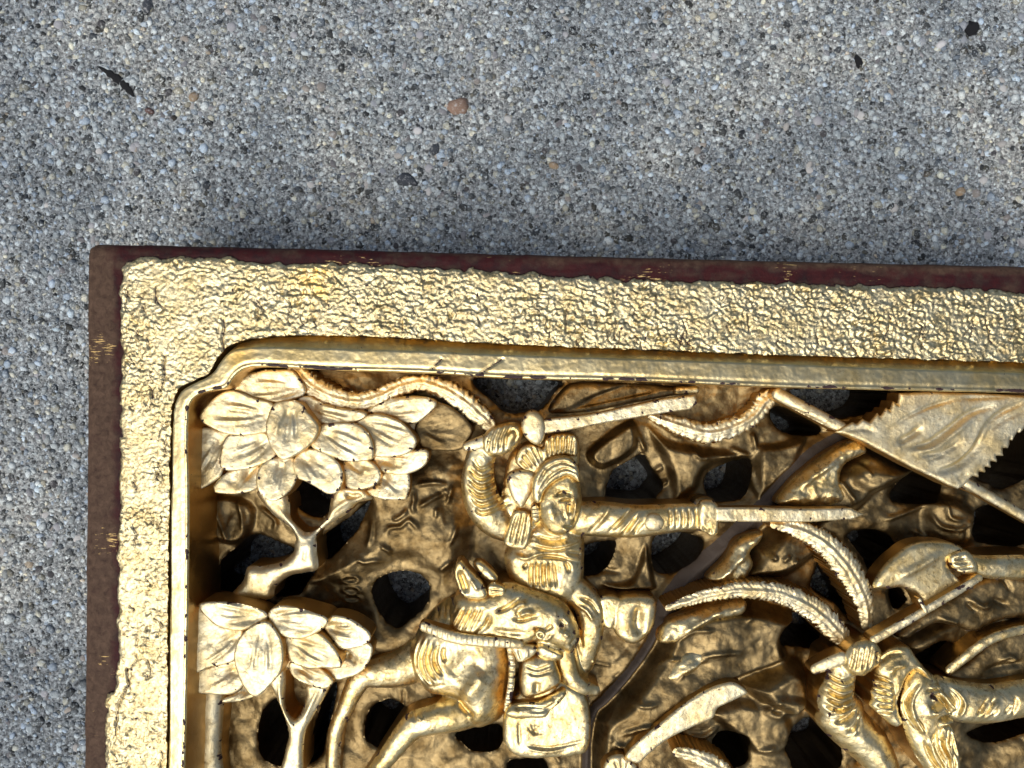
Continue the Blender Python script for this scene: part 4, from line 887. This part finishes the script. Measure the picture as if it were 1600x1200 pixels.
# ---- second fighter on the right
def fighter():
    body = relief('fighter', [
        # upper arm and shoulder
        poly(t12(335,950, 350,880, 420,820, 520,780, 580,800, 620,850, 700,940, 760,1000, 800,1060, 860,1200, 880,1330, 760,1360, 640,1240, 500,1120, 420,1050), -30, 40, 32),
        # forearm sleeve
        tube([(1318, 1046, 22, -22), (1313, 1070, 25, -22), (1310, 1095, 30, -26), (1325, 1120, 34, -32)], 0.7),
        # fist
        poly(t12(455,480, 500,410, 570,385, 640,395, 680,450, 672,520, 620,570, 560,610, 500,590, 460,550), -10, 16, 12),
        # head, face in profile with beard
        poly(t12(850,640, 900,560, 980,580, 1050,650, 1085,720, 1150,795, 1160,835, 1130,862, 1142,890, 1128,915, 1145,960, 1165,1030, 1182,1120, 1180,1250, 1100,1330, 1000,1240, 920,1120, 860,1000, 830,900, 820,780), -14, 22, 17, tilt=(0.02, 0)),
        # outstretched arm on the right
        tube([(1478, 1095, 30, -40), (1515, 1105, 33, -32), (1560, 1106, 31, -30), (1610, 1098, 30, -30), (1680, 1090, 30, -30)], 0.8),
        # sleeve beyond the shield
        tube([(1520, 882, 14, -34), (1550, 888, 18, -32), (1610, 890, 20, -34), (1680, 894, 20, -36)], 0.8),
    ], GOLD_WARM, PANEL, -115, 1.5, blur=2, noise=1.0, nsc=9, wearamt=0.4, strokes=
        [([(1292 - k, 1053 + k*12), (1312, 1061 + k*12), (1336 + k, 1054 + k*11)], 2.4, -5.5) for k in range(5)] + [([(1292 - k, 1059 + k*12), (1312, 1067 + k*12), (1336 + k, 1060 + k*11)], 2.4, 3.5) for k in range(5)]
        + [(t12(380,870, 430,850, 470,800), 3, -7), (t12(420,930, 490,890, 550,830), 3, -6), (t12(470,960, 530,910, 565,850), 3, 4), (t12(500,985, 550,930, 575,870), 3, -6), (t12(550,1000, 575,940, 590,880), 3, -5), (t12(530,990, 565,940, 585,870), 2.6, 3)]
        + [(t12(x, 570 - (x-470)*0.2, x + 15, 500 - (x-470)*0.25, x + 30, 430 - (x-470)*0.25), 2.0, -4.5) for x in (480, 515, 550, 585)] + [(t12(640,450, 655,480, 640,520), 2.4, -5)]
        # face
        + [(t12(950,700, 1000,676, 1060,700), 2.2, -7), (t12(965,690, 1005,660, 1060,682), 2.4, 5), (t12(975,722, 1015,728, 1045,718), 2.2, -9), (t12(985,740, 1020,745), 2.0, 5), (t12(975,800, 1020,770, 1055,740), 3.0, -8), (t12(985,830, 1040,800, 1075,770), 3.2, 8),
           (t12(1060,700, 1095,760, 1148,815), 3.6, 9), (t12(1040,720, 1070,780, 1100,835), 2.4, -9), (t12(1100,845, 1130,835, 1155,838), 2.0, -7), (t12(1030,870, 1080,848, 1125,872), 2.2, -9), (t12(1040,895, 1090,872, 1135,890), 2.4, 7), (t12(1060,915, 1100,900, 1135,912), 1.8, -8),
           (t12(900,650, 855,730, 838,800, 862,880, 900,930), 2.6, -8), (t12(925,640, 880,700, 858,790, 885,870), 3, 5), (t12(872,850, 905,905, 925,950), 3.2, 8), (t12(890,860, 925,905, 940,945), 2, -6), (t12(920,760, 960,800, 960,860), 8, 4)]
        + [(t12(*a), 2.0, -8) for a in ((1050,920, 1040,1010, 1090,1120, 1100,1220), (1090,930, 1090,1020, 1130,1120, 1140,1220), (1125,930, 1130,1020, 1160,1120), (1000,960, 1000,1050, 1050,1150, 1070,1220), (940,1000, 980,1100, 1040,1190), (1020,930, 1020,1020, 1070,1130), (1110,940, 1112,1030, 1146,1130))] + [(t12(*a), 2.2, 6) for a in ((1070,930, 1065,1015, 1110,1120), (1102,940, 1101,1020, 1138,1120), (1035,950, 1030,1020, 1080,1130), (970,980, 990,1070, 1045,1170))]
        + [(t12(680,930, 720,990, 800,1030), 3, -6), (t12(690,960, 760,1020, 830,1040), 3, 4), (t12(850,980, 880,1060, 960,1160), 3, -5)]
        + [(t12(*a), 2.6, -5) for a in ((1160,720, 1215,780, 1190,900), (1150,730, 1190,800, 1170,890), (1310,870, 1350,810, 1380,770), (1350,880, 1390,800, 1420,770), (1400,870, 1430,830), (1530,870, 1550,780, 1545,760), (1480,860, 1520,800))] + [(t12(*a), 2.6, 3.5) for a in ((1330,875, 1370,805, 1400,770), (1370,880, 1410,810, 1440,780), (1175,720, 1230,790, 1205,900))],
        rub=[(t12(985,715, 1000,730), 5, 1.0), (t12(640,450, 650,500), 4, 0.9), (t12(370,880, 450,820), 5, 0.7), (t12(1050,850, 1070,850), 3, 0.8), (t12(450,650, 470,655), 3, 0.8), (t12(960,670, 1010,680), 3, 0.7)])
    relief('helmet', poly(t12(685,590, 720,510, 800,450, 890,448, 935,510, 1005,595, 1075,685, 1040,680, 985,650, 930,600, 880,660, 845,740, 828,800, 838,880, 856,925, 820,955, 770,935, 700,870, 650,820, 668,770, 655,735, 680,705, 668,665, 690,640), -14, 16, 13), GOLD_WARM, body, -80, 1.6, noise=1.2, wearamt=0.25,
           strokes=[(t12(670 + k*2, 640 + k*42, 720, 640 + k*42, 770 + 3*k, 665 + k*36), 2.6, -6) for k in range(6)] + [(t12(690, 665 + k*42, 730, 660 + k*42, 780, 690 + k*36), 2.6, 4) for k in range(5)] + [(t12(700,560, 760,500, 840,480), 3, -5), (t12(740,610, 790,560, 860,550), 5, 5), (t12(910,590, 850,690, 815,790, 830,880), 2.2, -6), (t12(780,650, 800,760, 790,860), 4, -5), (t12(940,560, 1000,620), 4, 4)])
    relief('sword_hilt', tube([(1277, 1048, 8, -24), (1295, 1039, 10, -20), (1316, 1029, 10, -18)], 0.5), GOLD, body, -50, 1.6, wearamt=0.6)
    relief('spear', tube([(1368, 1001, 7, -18), (1420, 970, 6.5, -16), (1480, 935, 6, -16), (1532, 904, 6, -18)], 0.5), GOLD, body, -44, 1.6, wearamt=0.5)
    relief('spear_collar', tube([(1438, 938, 3, -13), (1448, 956, 3, -13)], 0.5), GOLD, body, -30, 1.4)
    relief('shield', poly(t8(675,240, 690,170, 760,80, 830,20, 900,-30, 1000,-55, 1150,-45, 1235,0, 1140,60, 1150,130, 1225,222, 1100,330, 1000,385, 940,290, 850,240, 760,248), -32, 12, 9), GOLD_WARM, body, -70, 1.8, noise=0.7, nsc=20, wearamt=0.3, strokes=[(t8(800,175, 950,95, 1090,10), 7, 4.5), (t8(1140,60, 1150,130, 1220,222), 3, 3)], rub=[(t8(1000,370, 1110,310), 5, 0.7), (t8(940,300, 980,370), 3, 0.5)])
    relief('grip_hand', poly(t8(1140,50, 1180,10, 1250,0, 1300,50, 1330,120, 1300,155, 1220,150, 1160,110), -26, 10, 9), GOLD_WARM, body, -60, 1.6, strokes=[(t8(1160,60, 1230,40), 2, -4), (t8(1160,85, 1250,70), 2, -4), (t8(1190,120, 1270,100), 2, -4)])
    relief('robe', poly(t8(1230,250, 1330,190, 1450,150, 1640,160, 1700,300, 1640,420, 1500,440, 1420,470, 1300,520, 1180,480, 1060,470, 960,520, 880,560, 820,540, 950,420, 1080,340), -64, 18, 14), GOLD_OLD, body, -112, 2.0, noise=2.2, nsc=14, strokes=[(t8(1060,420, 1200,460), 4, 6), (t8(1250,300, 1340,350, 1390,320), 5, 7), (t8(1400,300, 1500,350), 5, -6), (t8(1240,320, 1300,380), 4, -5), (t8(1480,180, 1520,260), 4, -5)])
    relief('skirt_hem', tube([(1490, 1052, 7, -60), (1518, 1025, 8, -54), (1550, 1000, 8, -50), (1600, 985, 8, -50), (1680, 975, 8, -50)], 0.6), GOLD_WARM, body, -108, 1.8)
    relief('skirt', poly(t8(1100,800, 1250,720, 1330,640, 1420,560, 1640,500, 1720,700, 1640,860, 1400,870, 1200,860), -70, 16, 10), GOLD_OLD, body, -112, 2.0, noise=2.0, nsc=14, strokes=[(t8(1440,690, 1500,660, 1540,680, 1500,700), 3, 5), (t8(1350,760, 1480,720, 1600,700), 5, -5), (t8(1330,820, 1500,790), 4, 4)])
fighter()

# ---- gilded rock faces beside the bare brown flanks
for pts, z in (([(1342, 688), (1300, 706), (1260, 736), (1236, 760), (1218, 788), (1262, 794), (1322, 788), (1318, 748), (1326, 726), (1358, 708)], -52),
               ([(1194, 832), (1156, 843), (1134, 876), (1108, 908), (1154, 916), (1180, 888), (1176, 866), (1190, 850)], -54),
               ([(1030, 1006), (1042, 974), (1082, 958), (1128, 944), (1166, 940), (1164, 962), (1122, 972), (1090, 990), (1066, 1006)], -56),
               ([(1038, 1058), (1058, 1030), (1086, 1014), (1108, 1020), (1094, 1046), (1070, 1068), (1050, 1072)], -58)):
    relief('rock_face', poly(pts, z, 18, 20), GOLD_WARM, PANEL, -88, 1.8, noise=3.6, nsc=12, wearamt=0.2, strokes=[([(pts[0][0]*0.7+pts[3][0]*0.3, pts[0][1]*0.7+pts[3][1]*0.3+6), (pts[3][0]+8, pts[3][1]+4)], 5, 5)])
# ---- ribbon blade, brush, fan leaf
relief('curved_blade', poly(t10(470,1130, 560,1030, 700,915, 850,795, 1000,705, 1130,668, 1200,695, 1235,735, 1150,780, 1050,830, 1020,890, 900,945, 800,990, 700,1050, 620,1115, 550,1175), -38, 6, 4, smooth=True), GOLD, PANEL, -100, 1.8, noise=1.0, wearamt=0.5)
relief('brush', poly(tf(230,1040, 330,900, 420,868, 640,870, 900,885, 1050,895, 1150,900, 1150,935, 1000,955, 700,1012, 500,1052, 300,1066), -78, 12, 12), GOLD_OLD, PANEL, -112, 1.8, strokes=[(tf(340 + 20*k, 1045 - 12*k, 600 + 20*k, 985 - 18*k, 900, 925 - 6*k), 2.0, -4.5) for k in range(6)])
relief('ferrule', tube([(1060, 610, 6, -62), (1088, 609, 6, -62)], 0.8), GOLD_WARM, PANEL, -90, 1.6)
relief('fan_leaf', poly(t10(340,1260, 350,1160, 400,1125, 470,1130, 530,1180, 560,1260), -44, 8, 6), GOLD, PANEL, -100, 1.8, strokes=[(t10(440,1250, 400,1150), 2, -3), (t10(450,1250, 445,1140), 2, -3), (t10(465,1250, 490,1160), 2, -3)])
